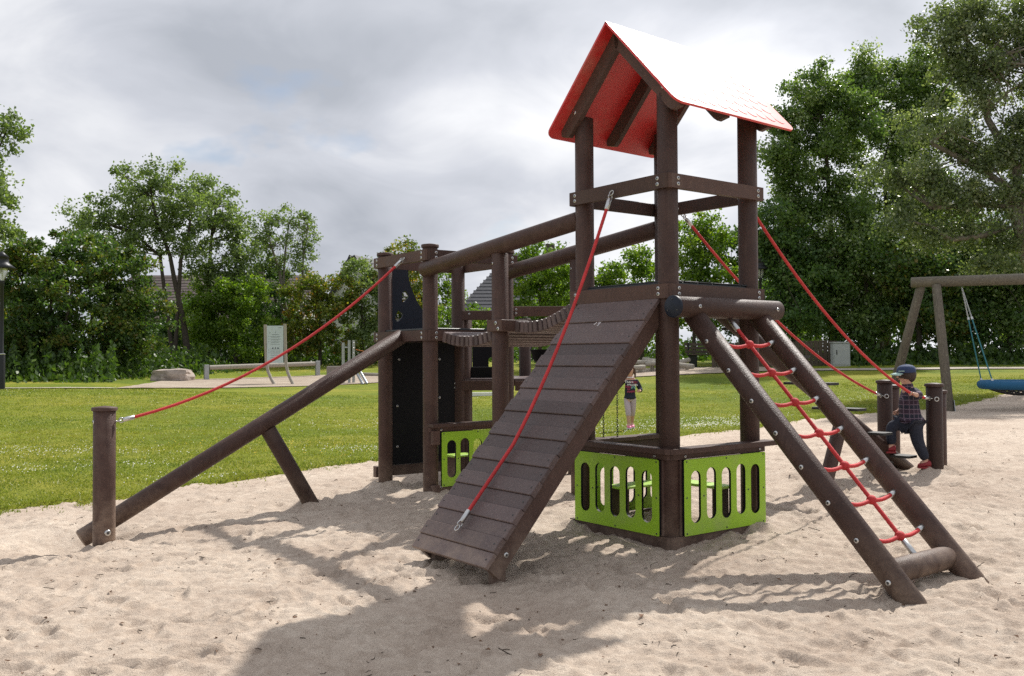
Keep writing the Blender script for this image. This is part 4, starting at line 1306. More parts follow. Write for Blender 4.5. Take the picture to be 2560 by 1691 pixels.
for x_, z in ((-.60, .965), (-.60, .92), (.005, .965), (.005, .92), (.045, 1.70), (.045, 1.74), (-.45, 1.695)):
    bolt(low, (x_, -.113, z), (0, -1, 0), .8)
win = bullnose([(-.28, 1.10), (-.10, 1.10), (-.10, 1.24), (-.28, 1.24)], .04, 4)
mb = MB(); mb.plate(bullnose([(-.47, 1.012), (.0, 1.012), (.0, 1.42), (-.47, 1.42)], .03, 4), [win], lambda a, z, t: (a, 1.15 - t, z), 0, .02); mb.obj('window_panel', 'black_plastic', low, recalc=True)
# black play bucket on the low platform's right side
bk = thing('sand_bucket', 'black plastic sand bucket hanging beside the plank ramp', 'bucket', (.345, 10.4, 1.17), 0)
mb = MB(); mb.lathe([(.02, -.01), (.075, .0), (.115, .045), (.14, .14), (.15, .15), (.135, .15), (.10, .05), (.02, .01)], 24); mb.obj('bowl', 'black_plastic', bk)
mb = MB(); mb.tube([(-.14, 0, .14), (-.12, 0, .20), (0, 0, .25), (.12, 0, .20), (.14, 0, .14)], .008, 8); mb.obj('handle', 'dark_steel', bk)
mb = MB(); mb.tube([(0, 0, -.17), (0, 0, 0)], .035, 16); mb.obj('stand', 'black_plastic', bk)

# ------------------------------------------------------------------ helpers for distant things
F_PX, PITCH, ROLL = 2333.9, 0.0202, -0.0048
def at(px, py, Y):
    """world point at distance Y that the photograph shows at (px, py)"""
    X = px - 1280.0; Q = py - 845.5
    cr, sr = math.cos(ROLL), math.sin(ROLL)
    a = X * cr + Q * sr; b = -X * sr + Q * cr
    x = a / F_PX; zc = -b / F_PX
    c, s_ = math.cos(PITCH), math.sin(PITCH)
    d = Vector((x, c - zc * s_, s_ + zc * c))
    return Vector((0, 0, CAMH)) + d * (Y / d.y)
def gz(x, y):
    return float(lawn_z(np.array(float(x)), np.array(float(y))))

# ------------------------------------------------------------------ swing
SY = 17.9
p_top = at(2300, 706, SY)
swing = thing('swing_frame', 'weathered grey timber swing frame at the right edge', 'swing frame', (p_top.x, SY, gz(p_top.x, SY)), 0)
o_ = Vector(swing.location)
bdir = Vector((1.0, -.36, 0)).normalized()
ztop = p_top.z - o_.z
mb = MB(); mb.tube([-bdir * .16 + Vector((0, 0, ztop)), bdir * 2.2 + Vector((0, 0, ztop + .005)), bdir * 4.8 + Vector((0, 0, ztop))], [.098, .105, .10], 22, bev=.01); mb.obj('beam', 'timber_grey', swing)
legd = Vector((bdir.y, -bdir.x, 0))
for k, e0 in ((0, .02), (1, 4.4)):
    for sgn in (-1, 1):
        top = bdir * (e0 + (.26 if sgn > 0 else 0)) + Vector((0, 0, ztop - .07)) + legd * (.05 * sgn)
        ft = bdir * (e0 + (.42 if sgn > 0 else -.58)) + legd * (.62 * sgn)
        gzz = gz(o_.x + ft.x, o_.y + ft.y) - o_.z
        ft = Vector((ft.x, ft.y, gzz + .02))
        mb = MB(); mb.tube([top, ft], [.082, .088], 20, bev=.008); lg = mb.obj('leg', 'timber_post', swing)
        d = (ft - top).normalized()
        mb = MB()
        for q in (-1, 1):
            mb.box(ft - d * .14 + bdir * (.092 * q), (.012, .17, .52), Vector((0, 0, 1)).rotation_difference(-d).to_matrix() @ Matrix.Rotation(math.atan2(bdir.y, bdir.x), 3, 'Z'), bev=.002)
        mb.obj('steel_shoe', 'galvanised', lg)
ns_c = at(2548, 962, 17.0)
nest = thing('nest_swing', 'blue rope nest swing with black net hanging under the swing beam', 'swing', ns_c, 0)
rr_ = .62
pts = [Vector((rr_ * math.cos(a), rr_ * .95 * math.sin(a), 0)) for a in np.linspace(0, 2 * math.pi, 41)]
mb = MB(); mb.tube(pts, .082, 14, cap=False); mb.obj('ring', 'blue_net', nest)
mb = MB()
for i in range(-5, 6):
    q = i * .1
    w = math.sqrt(max(0, rr_ ** 2 - q * q))
    for ax in (0, 1):
        P = []
        for t in np.linspace(-1, 1, 11):
            x_, y_ = (q, w * t) if ax else (w * t, q)
            P.append((x_, y_, -.02 - .17 * (1 - (x_ * x_ + y_ * y_) / rr_ ** 2)))
        mb.tube(P, .012, 6, cap=False)
mb.obj('net', 'black_rubber', nest)
hang = []
for k, tt in ((0, .72), (1, 2.3)):
    hang.append(o_ + bdir * tt + Vector((0, 0, ztop - .10)) - Vector(ns_c))
for k, (ang, hp) in enumerate(((math.radians(200), 0), (math.radians(150), 0), (math.radians(-20), 1), (math.radians(30), 1))):
    e_ = Vector((rr_ * math.cos(ang), rr_ * .95 * math.sin(ang), .05))
    h_ = hang[hp]
    midp = h_.lerp(e_, .33)
    mb = MB(); mb.tube([midp, e_], .012, 8); mb.obj('rope', 'teal_rope', nest)
    mb = MB(); mb.tube([midp.lerp(e_, .0), midp.lerp(e_, .04)], .022, 10); mb.tube([e_.lerp(midp, .0), e_.lerp(midp, .05)], .022, 10); mb.obj('ferrule', 'steel', nest)
    mb = MB()
    n_ = 20
    for i in range(n_):
        c = h_.lerp(midp, (i + .5) / n_); d = (midp - h_).normalized(); sd = d.cross(Vector((0, 1, .2))).normalized()
        if i % 2: sd = sd.cross(d)
        ln = (midp - h_).length / n_ * .72
        mb.tube([c + d * (ln * math.cos(a)) + sd * (.011 * math.sin(a)) for a in np.linspace(0, 2 * math.pi, 9)], .0045, 5, cap=False)
    mb.obj('chain', 'steel', nest)

# ------------------------------------------------------------------ far equipment on the left
def stone_obj(name, label, loc, size, seed):
    bm = bmesh.new()
    bmesh.ops.create_cube(bm, size=2)
    bmesh.ops.subdivide_edges(bm, edges=bm.edges[:], cuts=5, use_grid_fill=True)
    rnd = random.Random(seed)
    off = [rnd.uniform(0, 50) for _ in range(3)]
    from mathutils import noise as mn
    for v in bm.verts:
        p = v.co.copy()
        k = p.normalized() * 1.25
        q = p.lerp(k, .22)
        n_ = mn.noise_vector(p * 1.3 + Vector(off)) * .16 + mn.noise_vector(p * 4 + Vector(off)) * .05
        q += n_
        q.x *= 1 - .10 * (q.z + 1) / 2
        v.co = Vector((q.x * size[0] / 2, q.y * size[1] / 2, q.z * size[2] / 2))
    me = bpy.data.meshes.new(name); bm.to_mesh(me); bm.free(); me.materials.append(MAT['stone'])
    return tag(put(name, me, None, loc), label, 'boulder')
b_ = at(433, 941, 33.8)
stone_obj('boulder', 'flat topped pinkish grey boulder on the sandy strip', (b_.x, 33.8, gz(b_.x, 33.8) + .16), (1.32, .9, .50), 3)

YB0, YB1 = 34.7, 37.4
p0, p1 = at(516, 915, YB0), at(794, 905, YB1)
bar = thing('roller_bar', 'horizontal pale round bar between two grey posts beside the boulder', 'exercise bar', (p0.x, YB0, gz(p0.x, YB0)), 0)
o_ = Vector(bar.location)
q0 = Vector((0, 0, p0.z - o_.z)); q1 = p1 - o_
for q, yy in ((q0, YB0), (q1, YB1)):
    g_ = gz(o_.x + q.x, o_.y + q.y) - o_.z
    mb = MB(); mb.box((q.x, q.y, (q.z + g_ - .2) / 2 + .02), (.17, .13, q.z - g_ + .24), Matrix.Rotation(.6, 3, 'Z')); mb.obj('post', 'galvanised', bar)
dd = (q1 - q0).normalized()
mb = MB(); mb.tube([q0 + dd * .12 - Vector((0, 0, .07)), q1 - dd * .12 - Vector((0, 0, .07))], .085, 16); mb.obj('bar', 'timber_pale', bar)

sg = at(690, 963, 33.0)
sign = thing('info_sign', 'tall pale information board on two curved pale posts', 'sign', (sg.x, 33.0, gz(sg.x, 33.0)), 0)
o_ = Vector(sign.location)
base = [((658 + dx, 963)) for dx in (0,)]
def signpost(px0, px1, pxf, ytop, yfoot):
    P = [at(px0, ytop, 33.0), at(px0 + 1, 860, 33.0), at(px1, 910, 33.0), at(px1 + (pxf - px1) * .18, 930, 33.0), at(px1 + (pxf - px1) * .55, 950, 32.9), at(pxf, yfoot + 4, 32.8)]
    m_ = MB(); m_.tube([p - o_ for p in P], .055, 12); m_.obj('curved_post', 'timber_pale', sign)
signpost(663, 666, 690, 812, 964)
signpost(712, 715, 737, 810, 966)
c0, c1 = at(668, 815, 33.0) - o_, at(709, 908, 33.0) - o_
mb = MB(); mb.box(((c0.x + c1.x) / 2, -.03, (c0.z + c1.z) / 2), (c1.x - c0.x, .03, c0.z - c1.z)); brd = mb.obj('board', 'sign_face', sign)
mb = MB()
w_, h_ = c1.x - c0.x, c0.z - c1.z
for row, (fz, fw, th_, fx) in enumerate(((.18, .02, .05, .52), (.235, .42, .010, .5), (.19, .10, .008, .16), (.29, .6, .006, .52), (.31, .5, .006, .52), (.36, .62, .006, .52), (.385, .5, .006, .5), (.43, .6, .006, .52), (.455, .45, .006, .5), (.50, .55, .006, .5), (.60, .08, .035, .36), (.595, .05, .05, .52), (.60, .10, .03, .68), (.625, .62, .006, .5), (.68, .6, .006, .52), (.73, .58, .006, .52), (.79, .6, .006, .52), (.85, .5, .006, .5), (.05, .2, .008, .8))):
    mb.box((c0.x + fx * w_, -.0475, c0.z - fz * h_), (fw * w_, .003, th_ * 1.2), bev=.0005)
for fz in (.28, .36, .43, .655, .72):
    mb.box((c0.x + .12 * w_, -.0475, c0.z - fz * h_), (.035 * w_, .003, .02), bev=.0005)
mb.obj('print', 'ink', brd)

fit = thing('exercise_frame', 'pale metal climbing frame with tall posts behind the sloping log', 'exercise frame', (at(880, 960, 33.5).x, 33.5, gz(at(880, 960, 33.5).x, 33.5)), 0)
o_ = Vector(fit.location)
def fp(px, py, Y=33.5): return at(px, py, Y) - o_
for px, yt, r_ in ((858, 857, .055), (873, 851, .05), (884, 851, .05)):
    mb = MB(); a, b = fp(px, yt), fp(px, 948); mb.tube([a, Vector((b.x, b.y, min(b.z, .0) - .1))], r_, 12); mb.obj('post', 'galvanised', fit)
mb = MB(); mb.tube([fp(858, 869), fp(873, 869)], .02, 8); mb.obj('cross_bar', 'galvanised', fit)
mb = MB(); mb.tube([fp(878, 905), fp(908, 962, 32.6)], .055, 12); mb.obj('brace', 'galvanised', fit)
mb = MB(); mb.tube([fp(884, 900), fp(918, 960, 32.6)], .045, 12); mb.obj('brace', 'galvanised', fit)
mb = MB(); mb.tube([fp(889, 874), fp(915, 880), fp(960, 892)], .012, 6); mb.obj('rope', 'orange_rope', fit)
for py in (858, 871, 884):
    mb = MB(); mb.ball(fp(884, py, 33.44), .03); mb.obj('knob', 'steel', fit)
bl = at(837, 925, 36.0)
mb = MB(); mb.box((0, 0, .2), (.55, .5, .55), bev=.03); tag(mb.obj('concrete_block', 'concrete', None, (bl.x, 36.0, gz(bl.x, 36.0))), 'low grey brown block beside the pale metal frame', 'block')
def lying_log(label, a, b, r_, mat='timber_pale', cat='log', group=None, name='lying_log', rest=True):
    a, b = Vector(a), Vector(b)
    c = (a + b) / 2
    if rest: c.z = gz(c.x, c.y) + r_ * .85
    L = (b - a)
    m_ = MB(); m_.tube([(0, 0, -L.length / 2), (0, 0, L.length / 2)], r_, 16, bev=.01)
    o = m_.obj(name, mat, None, c)
    o.rotation_euler = L.to_track_quat('Z', 'Y').to_euler()
    return tag(o, label, cat, group)
lying_log('pale pole lying on the grass right of the metal frame', at(908, 928, 37.0), at(1020, 932, 36.0), .07, cat='pole')
lb0, lb1 = at(1120, 993, 25.6), at(1250, 985, 26.2)
mb = MB(); wl = (lb1 - lb0).length
mb.box((0, 0, .05), (wl, .12, .10)); o = mb.obj('lawn_beam', 'white_paint', None, ((lb0.x + lb1.x) / 2, 25.9, gz(lb0.x, 25.9) + .02)); o.rotation_euler = (0, 0, .3)
tag(o, 'low white beam on the lawn seen under the platform', 'beam')

# balance logs beyond the lawn (centre right)
mik = thing('balance_logs', 'jumble of pale balance logs on short posts beyond the lawn', 'balance course', (at(1655, 925, 33.5).x, 33.5, gz(at(1655, 925, 33.5).x, 33.5)), 0)
o_ = Vector(mik.location)
for (xa, ya, xb, yb, d0, d1) in ((1560, 908, 1640, 905, 33.0, 33.4), (1575, 921, 1612, 918, 32.6, 32.8), (1607, 899, 1660, 906, 34.0, 33.6), (1612, 911, 1650, 908, 33.2, 33.3), (1640, 906, 1700, 912, 33.6, 33.2), (1694, 908, 1722, 900, 33.8, 34.4), (1692, 912, 1733, 917, 33.2, 32.6), (1655, 916, 1690, 909, 33.0, 33.5)):
    m_ = MB(); m_.tube([at(xa, ya, d0) - o_, at(xb, yb, d1) - o_], .085, 12, bev=.01); m_.obj('balance_log', 'timber_pale', mik)
for px, py, d in ((1601, 912, 33), (1630, 908, 33.4), (1648, 912, 33.4), (1690, 912, 33.4), (1718, 912, 33.2), (1666, 910, 33.3), (1580, 915, 33)):
    q = at(px, py, d) - o_
    g_ = gz(o_.x + q.x, o_.y + q.y) - o_.z
    m_ = MB(); m_.tube([(q.x, q.y, g_ - .1), (q.x, q.y, max(q.z, g_ + .1))], .07, 10); m_.obj('stump_post', 'timber_pale', mik)

# ------------------------------------------------------------------ bench, fence, cabinet, lamps
def park_bench(label, x, y, rz):
    t = thing('park_bench', label, 'bench', (x, y, gz(x, y)), rz)
    for i in range(4):
        m_ = MB(); m_.box((0, -.02 - i * .11, .46), (1.6, .09, .04)); m_.obj('seat_slat', 'fence_wood', t)
    for i in range(3):
        m_ = MB(); m_.box((0, .08 + i * .03, .56 + i * .14), (1.6, .035, .11)); m_.obj('back_slat', 'fence_wood', t)
    for k in (-.62, .62):
        m_ = MB(); m_.box((k, -.15, .22), (.06, .42, .46)); m_.box((k, .12, .66), (.06, .06, .50)); m_.obj('leg', 'lamp_black', t)
p_ = at(1758, 912, 35.5)
park_bench('dark slatted park bench under the trees beyond the lawn', p_.x, 35.5, .5)
f0, f1 = at(1785, 905, 34.2), at(2106, 905, 34.2)
fence = thing('board_fence', 'brown board fence in the shade of the trees left of the grey cabinet', 'fence', (f0.x, 34.2, gz(f0.x, 34.2)), 0)
nb = int((f1.x - f0.x) / .17)
for i in range(nb):
    x_ = i * .17
    hgt = .92 + random.uniform(-.02, .02)
    m_ = MB(); m_.box((x_, random.uniform(-.01, .01), gz(f0.x + x_, 34.2) - fence.location.z + hgt / 2), (.155, .025, hgt)); m_.obj('board', 'fence_wood', fence)
for zz in (.2, .7):
    m_ = MB(); m_.box((nb * .085, .04, zz), (nb * .17, .04, .08)); m_.obj('cross_rail', 'fence_wood', fence)
c_ = at(2101, 905, 33.6)
cab = thing('utility_cabinet', 'grey utility cabinet standing at the end of the board fence', 'cabinet', (c_.x, 33.6, gz(c_.x, 33.6)), 0)
mb = MB(); mb.box((0, 0, .40), (.60, .34, .86), bev=.015); mb.obj('body', 'cabinet_grey', cab)
mb = MB(); mb.box((0, -.005, .85), (.66, .40, .04), bev=.01); mb.obj('lid', 'cabinet_grey', cab)
mb = MB(); mb.box((.0, -.178, .42), (.54, .016, .74), bev=.004); dr = mb.obj('door', 'cabinet_grey', cab)
mb = MB(); mb.box((-.19, -.19, .50), (.035, .012, .17), bev=.003); mb.obj('handle', 'lamp_black', dr)

def lamp(label, x, y, H):
    t = thing('street_lamp', label, 'street lamp', (x, y, gz(x, y)), 0)
    m_ = MB(); m_.lathe([(.095, -.1), (.095, .9), (.08, .95), (.055, 1.0), (.048, H - .95), (.06, H - .93), (.06, H - .80)], 18); m_.obj('pole', 'lamp_black', t)
    m_ = MB(); m_.lathe([(.095, .94), (.10, .955), (.095, .97)], 18); m_.obj('collar', 'steel', t)
    m_ = MB(); m_.lathe([(.05, H - .80), (.13, H - .62), (.15, H - .52), (.12, H - .44)], 20); m_.obj('globe', 'lamp_glass', t)
    m_ = MB(); m_.lathe([(.34, H - .47), (.36, H - .46), (.20, H - .34), (.17, H - .30), (.165, H - .16), (.18, H - .15), (.05, H - .03), (.01, H)], 24); m_.obj('shade', 'lamp_black', t)
    for k in range(3):
        a = 2 * math.pi * k / 3 + .3
        m_ = MB(); m_.tube([(.06 * math.cos(a), .06 * math.sin(a), H - .80), (.2 * math.cos(a), .2 * math.sin(a), H - .65), (.22 * math.cos(a), .22 * math.sin(a), H - .44)], .012, 6); m_.obj('bracket', 'lamp_black', t)
    return t
lp = at(3, 978, 25.3); lamp('dark lamp post at the left edge of the picture', lp.x, 25.3, at(3, 629, 25.3).z - gz(lp.x, 25.3))
lp2 = at(1903, 905, 36.0); lamp('dark lamp post behind the right post of the tower', lp2.x, 36.0, at(1903, 644, 36.0).z - gz(lp2.x, 36.0))

# ------------------------------------------------------------------ houses
def house(name, label, x, y, rz, L, D, hw, hr, roofmat, over=.35, win=(), hip=0.0):
    t = thing(name, label, 'house', (x, y, gz(x, min(y, 60))), rz)
    m_ = MB()
    prof = [(-D / 2, -.3), (D / 2, -.3), (D / 2, hw)] + ([(0, hw + hr)] if not hip else []) + [(-D / 2, hw)]
    m_.prism(prof, -L / 2, L / 2, lambda a, b, z: (z, a, b)); m_.obj('wall', 'wall_white', t, recalc=True)
    sl = math.hypot(D / 2, hr)
    for sg in (-1, 1):
        rf = MB()
        ey, ez = sg * (D / 2 + over), hw - over * hr / (D / 2)
        nrm = Vector((0, sg * hr, D / 2)).normalized()
        base = [Vector((-L / 2 - over + (hip and hip + over), 0, hw + hr)), Vector((L / 2 + over - (hip and hip + over), 0, hw + hr)), Vector((L / 2 + over, ey, ez)), Vector((-L / 2 - over, ey, ez))]
        lo = [p + nrm * .02 for p in base]; hi = [p + nrm * .14 for p in base]
        rf.add(lo + hi, [(0, 1, 2, 3), (4, 5, 6, 7), (0, 1, 5, 4), (1, 2, 6, 5), (2, 3, 7, 6), (3, 0, 4, 7)])
        ro = rf.obj('roof', roofmat, t, recalc=True)
        # tile courses, joined: each is only a few pixels high
        tc = MB()
        nrow = int(sl / .34)
        dn = Vector((0, sg * D / 2, -hr)).normalized()
        for r_ in range(nrow + 1):
            c = Vector((0, 0, hw + hr)) + dn * (r_ * .34 + .17) + nrm * .165
            rotm_ = Matrix((Vector((1, 0, 0)), dn, Vector((1, 0, 0)).cross(dn))).transposed()
            tilt_ = rotm_ @ Matrix.Rotation(-.07, 3, 'X')
            cut = (hip + over) * 2 * max(0, 1 - (r_ + .5) * .34 / (sl + over * sl / (D / 2))) if hip else 0
            tc.box(c, (L + 2 * over - cut, .35, .03), tilt_, bev=.004)
        o2 = tc.obj('tile_course', roofmat, ro); o2['kind'] = 'stuff'
    if hip:
        for sg in (-1, 1):
            x0_, x1_ = sg * (L / 2 - hip), sg * (L / 2 + over)
            ez = hw - over * hr / (D / 2)
            e_ = MB(); e_.add([(x0_, 0, hw + hr + .1), (x1_, D / 2 + over, ez + .1), (x1_, -D / 2 - over, ez + .1), (x0_, 0, hw + hr), (x1_, D / 2 + over, ez), (x1_, -D / 2 - over, ez)],
                              [(0, 1, 2), (3, 5, 4), (1, 4, 5, 2), (0, 2, 5, 3), (0, 3, 4, 1)]); e_.obj('hip_roof', roofmat, t, recalc=True)
    for (wx, wz, ww, wh) in win:
        fr = MB(); fr.box((wx, -D / 2 - .01, wz), (ww, .10, wh)); wo = fr.obj('window', 'white_paint', t)
        pn = MB(); pn.box((wx, -D / 2 - .055, wz), (ww - .16, .03, wh - .16)); pn.obj('pane', 'glass_dark', wo)
    m_ = MB(); m_.box((L * .2, .3, hw + hr + .2), (.6, .6, 1.1)); m_.obj('chimney', 'roof_tile_brown', t)
    return t
h1 = at(560, 900, 58)
house('house', 'white house with a long brown roof behind the tall airy tree', h1.x, 58, .05, 10.5, 8, 2.2, 2.7, 'roof_tile_brown', win=((-3, 1.4, 1.4, 1.2), (0, 1.4, 1.4, 1.2), (3, 1.4, 1.4, 1.2)))
h2 = at(955, 900, 56)
house('house', 'white gabled house partly hidden behind the left platform', h2.x, 56, math.pi / 2 - .25, 8, 4.2, 2.0, 3.6, 'roof_tile_dark')
h3 = at(1310, 900, 60)
house('house', 'house with a dark glossy tiled roof behind the bridge logs', h3.x, 60, 0.0, 8.6, 9, 2.3, 4.2, 'roof_tile_dark', hip=3.4, win=((-2.5, 1.3, 1.3, 1.2), (1.5, 1.3, 1.3, 1.2)))

# ------------------------------------------------------------------ trees
def leaf_cloud(cent, sig, n, leaf, rng, droop=0.0):
    """n rhombic leaves spread around cluster centres"""
    k = len(cent)
    w = sig.prod(axis=1) ** (1 / 3.) ** 2
    pick = rng.choice(k, n, p=w / w.sum())
    d = rng.normal(size=(n, 3))
    d /= np.linalg.norm(d, axis=1)[:, None]
    rad = rng.random(n) ** 0.62 * rng.uniform(.75, 1.25, n)
    P = cent[pick] + d * rad[:, None] * sig[pick]
    ax = rng.normal(size=(n, 3)); ax[:, 2] -= droop; ax /= np.linalg.norm(ax, axis=1)[:, None]
    up = rng.normal(size=(n, 3)) + d * 0.6 + np.array([0, 0, 0.5])
    sd = np.cross(ax, up); sd /= np.linalg.norm(sd, axis=1)[:, None] + 1e-9
    L = leaf * rng.uniform(.65, 1.3, n)[:, None]
    Wd = L * rng.uniform(.26, .42, n)[:, None]
    V = np.stack([P - ax * L * .5, P + sd * Wd, P + ax * L * .5, P - sd * Wd], 1).reshape(-1, 3)
    Q = np.arange(4 * n).reshape(n, 4)
    cl = rng.normal(0, .17, k)
    t = np.clip(.46 + cl[pick] + rng.normal(0, .17, n), 0, 1)
    sp_ = rng.random(n) < .035
    t[sp_] = 1.0
    return V, Q, np.repeat(t, 4)
def branch(mb, p0, p1, r0, r1, rnd, bow=.12, n=6):
    p0, p1 = Vector(p0), Vector(p1)
    L = (p1 - p0).length
    o1 = Vector((rnd.uniform(-1, 1), rnd.uniform(-1, 1), rnd.uniform(-.2, .9))) * L * bow
    pts = []
    for i in range(n + 1):
        t = i / n
        pts.append(p0.lerp(p1, t) + o1 * math.sin(math.pi * t) + Vector((rnd.uniform(-1, 1), rnd.uniform(-1, 1), rnd.uniform(-1, 1))) * L * .015 * (0 < i < n))
    mb.tube(pts, [r0 + (r1 - r0) * (i / n) ** .8 for i in range(n + 1)], 7, cap=False)
    return pts
TREE_N = 0
def tree(name, label, cat, Y, trunk, blobs, leaf, mat, dens=1.0, tr=.16, bark='bark', limbs=10, thick=1.0, clump=.34, group=None, shell=.5, trunks=None):
    """trunk: pixel polyline from the ground up; blobs: (cx, cy, rx, ry) ellipses in photograph pixels at distance Y"""
    global TREE_N
    TREE_N += 1
    rng = np.random.default_rng(100 + TREE_N); rnd = random.Random(100 + TREE_N)
    m = Y / F_PX
    b0 = at(*trunk[0], Y)
    g = gz(b0.x, Y)
    root = thing(name, label, cat, (b0.x, Y, g), 0, group)
    o = Vector(root.location)
    tp = [Vector((0, 0, -.25))] + [at(px, py, Y) - o for px, py in trunk[1:]]
    C, Sg = [], []
    area = 0
    for (cx, cy, rx, ry) in blobs:
        c = at(cx, cy, Y) - o
        ax, az = rx * m, ry * m
        ay = thick * (ax + az) / 2
        area += math.pi * ax * az
        nc = max(5, int(10 * (ax * az * ay) ** (1 / 3.) / (clump * 2.2)) * 2)
        d = rng.normal(size=(nc, 3)); d /= np.linalg.norm(d, axis=1)[:, None]
        rad = shell + (1 - shell) * rng.random(nc) ** .7
        pts = np.array(c)[None] + d * rad[:, None] * np.array([ax, ay, az]) * .92
        pts[:, 1] += rng.normal(0, .3, nc)
        C.append(pts)
        s_ = clump * rng.uniform(.6, 1.35, nc)[:, None] * np.array([1.1, 1.1, .85])[None]
        Sg.append(s_)
    C = np.concatenate(C); Sg = np.concatenate(Sg)
    n = int(dens * 3.0 * area / (.5 * .34 * 2 * leaf * leaf))
    V, Q, t = leaf_cloud(C, Sg, n, leaf, rng, .25)
    put('crown', np_mesh('crown', V, Q, [mat], t), root)
    mb = MB()
    tr = tr * .72
    rads = [tr * (1 - .62 * i / (len(tp) - 1)) for i in range(len(tp))]
    mb.tube(tp, [tr * 1.35] + rads[1:], 9, cap=False)
    for extra in (trunks or []):
        ep = [at(px, py, Y) - o for px, py in extra]
        ep[0].z = min(ep[0].z, gz(ep[0].x + o.x, Y) - o.z)
        mb.tube(ep, [tr * .8 * (1 - .6 * i / (len(ep) - 1)) for i in range(len(ep))], 8, cap=False)
        tp = tp + ep[1:]
    mb.obj('trunk', bark, root)
    lm = MB()
    idx = rng.permutation(len(C))[:limbs]
    for i in idx:
        e_ = Vector(C[i])
        cand = [p for p in tp[1:] if p.z < e_.z + .3] or [tp[min(1, len(tp) - 1)]]
        s_ = min(cand, key=lambda p: (p - e_).length)
        pts = branch(lm, s_, e_, tr * .36, tr * .07, rnd)
        for j in range(2):
            q = Vector(C[rng.integers(len(C))])
            st = pts[rnd.choice((3, 4, 5))]
            if (q - st).length < 2.2 * clump * 3:
                branch(lm, st, q, tr * .14, tr * .04, rnd, n=4)
    if limbs: lm.obj('limbs', bark, root)
    return root
# left side, from the left edge inwards
tree('willow_tree', 'tall pale green tree cut off by the left edge', 'tree', 31, [(-60, 950), (-50, 700), (-30, 420)], [(-10, 335, 66, 78), (-25, 455, 70, 85), (-80, 400, 90, 150), (-10, 560, 60, 45)], .13, 'leaf_willow', .95, .2, clump=.40, limbs=14)
tree('maple_tree', 'broad dark bushy tree with bronze tips near the left lamp', 'tree', 34, [(120, 935), (125, 840), (130, 700)], [(70, 680, 110, 98), (150, 640, 125, 78), (60, 800, 105, 100), (165, 790, 115, 115), (20, 720, 90, 125), (130, 870, 110, 60), (30, 870, 90, 60)], .135, 'leaf_maple', 1.35, .14, limbs=10, trunks=[[(150, 935), (160, 830), (180, 720)], [(90, 935), (80, 840), (60, 740)]])
tree('maple_tree', 'broad dark bushy tree right of the bronze tipped one', 'tree', 36, [(270, 925), (272, 840), (268, 700)], [(240, 650, 105, 85), (310, 720, 100, 105), (350, 800, 85, 85), (260, 800, 110, 105), (300, 860, 95, 60)], .135, 'leaf_maple', 1.5, .14, limbs=10, trunks=[[(240, 925), (232, 820), (220, 700)]])
tree('willow_tree', 'tall airy grey green tree with a leaning forked trunk', 'tree', 42, [(476, 905), (458, 800), (436, 700), (425, 640), (395, 560), (380, 500)], [(330, 455, 84, 46), (420, 450, 84, 48), (300, 520, 92, 46), (400, 525, 105, 60), (470, 520, 82, 70), (225, 590, 66, 40), (290, 615, 66, 40), (390, 610, 80, 40), (480, 610, 52, 46), (200, 535, 28, 18), (330, 560, 80, 40)], .135, 'leaf_willow', .98, .19, bark='bark', limbs=26, clump=.42, trunks=[[(436, 700), (452, 650), (470, 590), (480, 520)], [(436, 700), (400, 640), (340, 590)]])
tree('willow_tree', 'tall airy tree with an upright dark trunk right of the leaning one', 'tree', 44, [(521, 905), (521, 800), (523, 690), (528, 600), (540, 520)], [(515, 480, 54, 40), (570, 525, 68, 58), (540, 590, 82, 60), (600, 620, 60, 56), (560, 670, 76, 44), (500, 690, 60, 46), (610, 690, 46, 50)], .135, 'leaf_willow', 1.0, .17, limbs=22, clump=.42)
tree('birch_tree', 'small open tree with thin pale stems rising above the shrubs', 'tree', 46, [(748, 880), (712, 760), (698, 680), (680, 620), (660, 560)], [(655, 560, 44, 34), (715, 545, 56, 30), (765, 575, 36, 40), (700, 600, 60, 34), (765, 640, 30, 44), (650, 640, 46, 46), (720, 660, 60, 30)], .125, 'leaf_willow', .78, .13, bark='bark_pale', limbs=22, clump=.38, trunks=[[(748, 880), (756, 720), (758, 640), (770, 570)], [(698, 690), (712, 640), (722, 560)]])
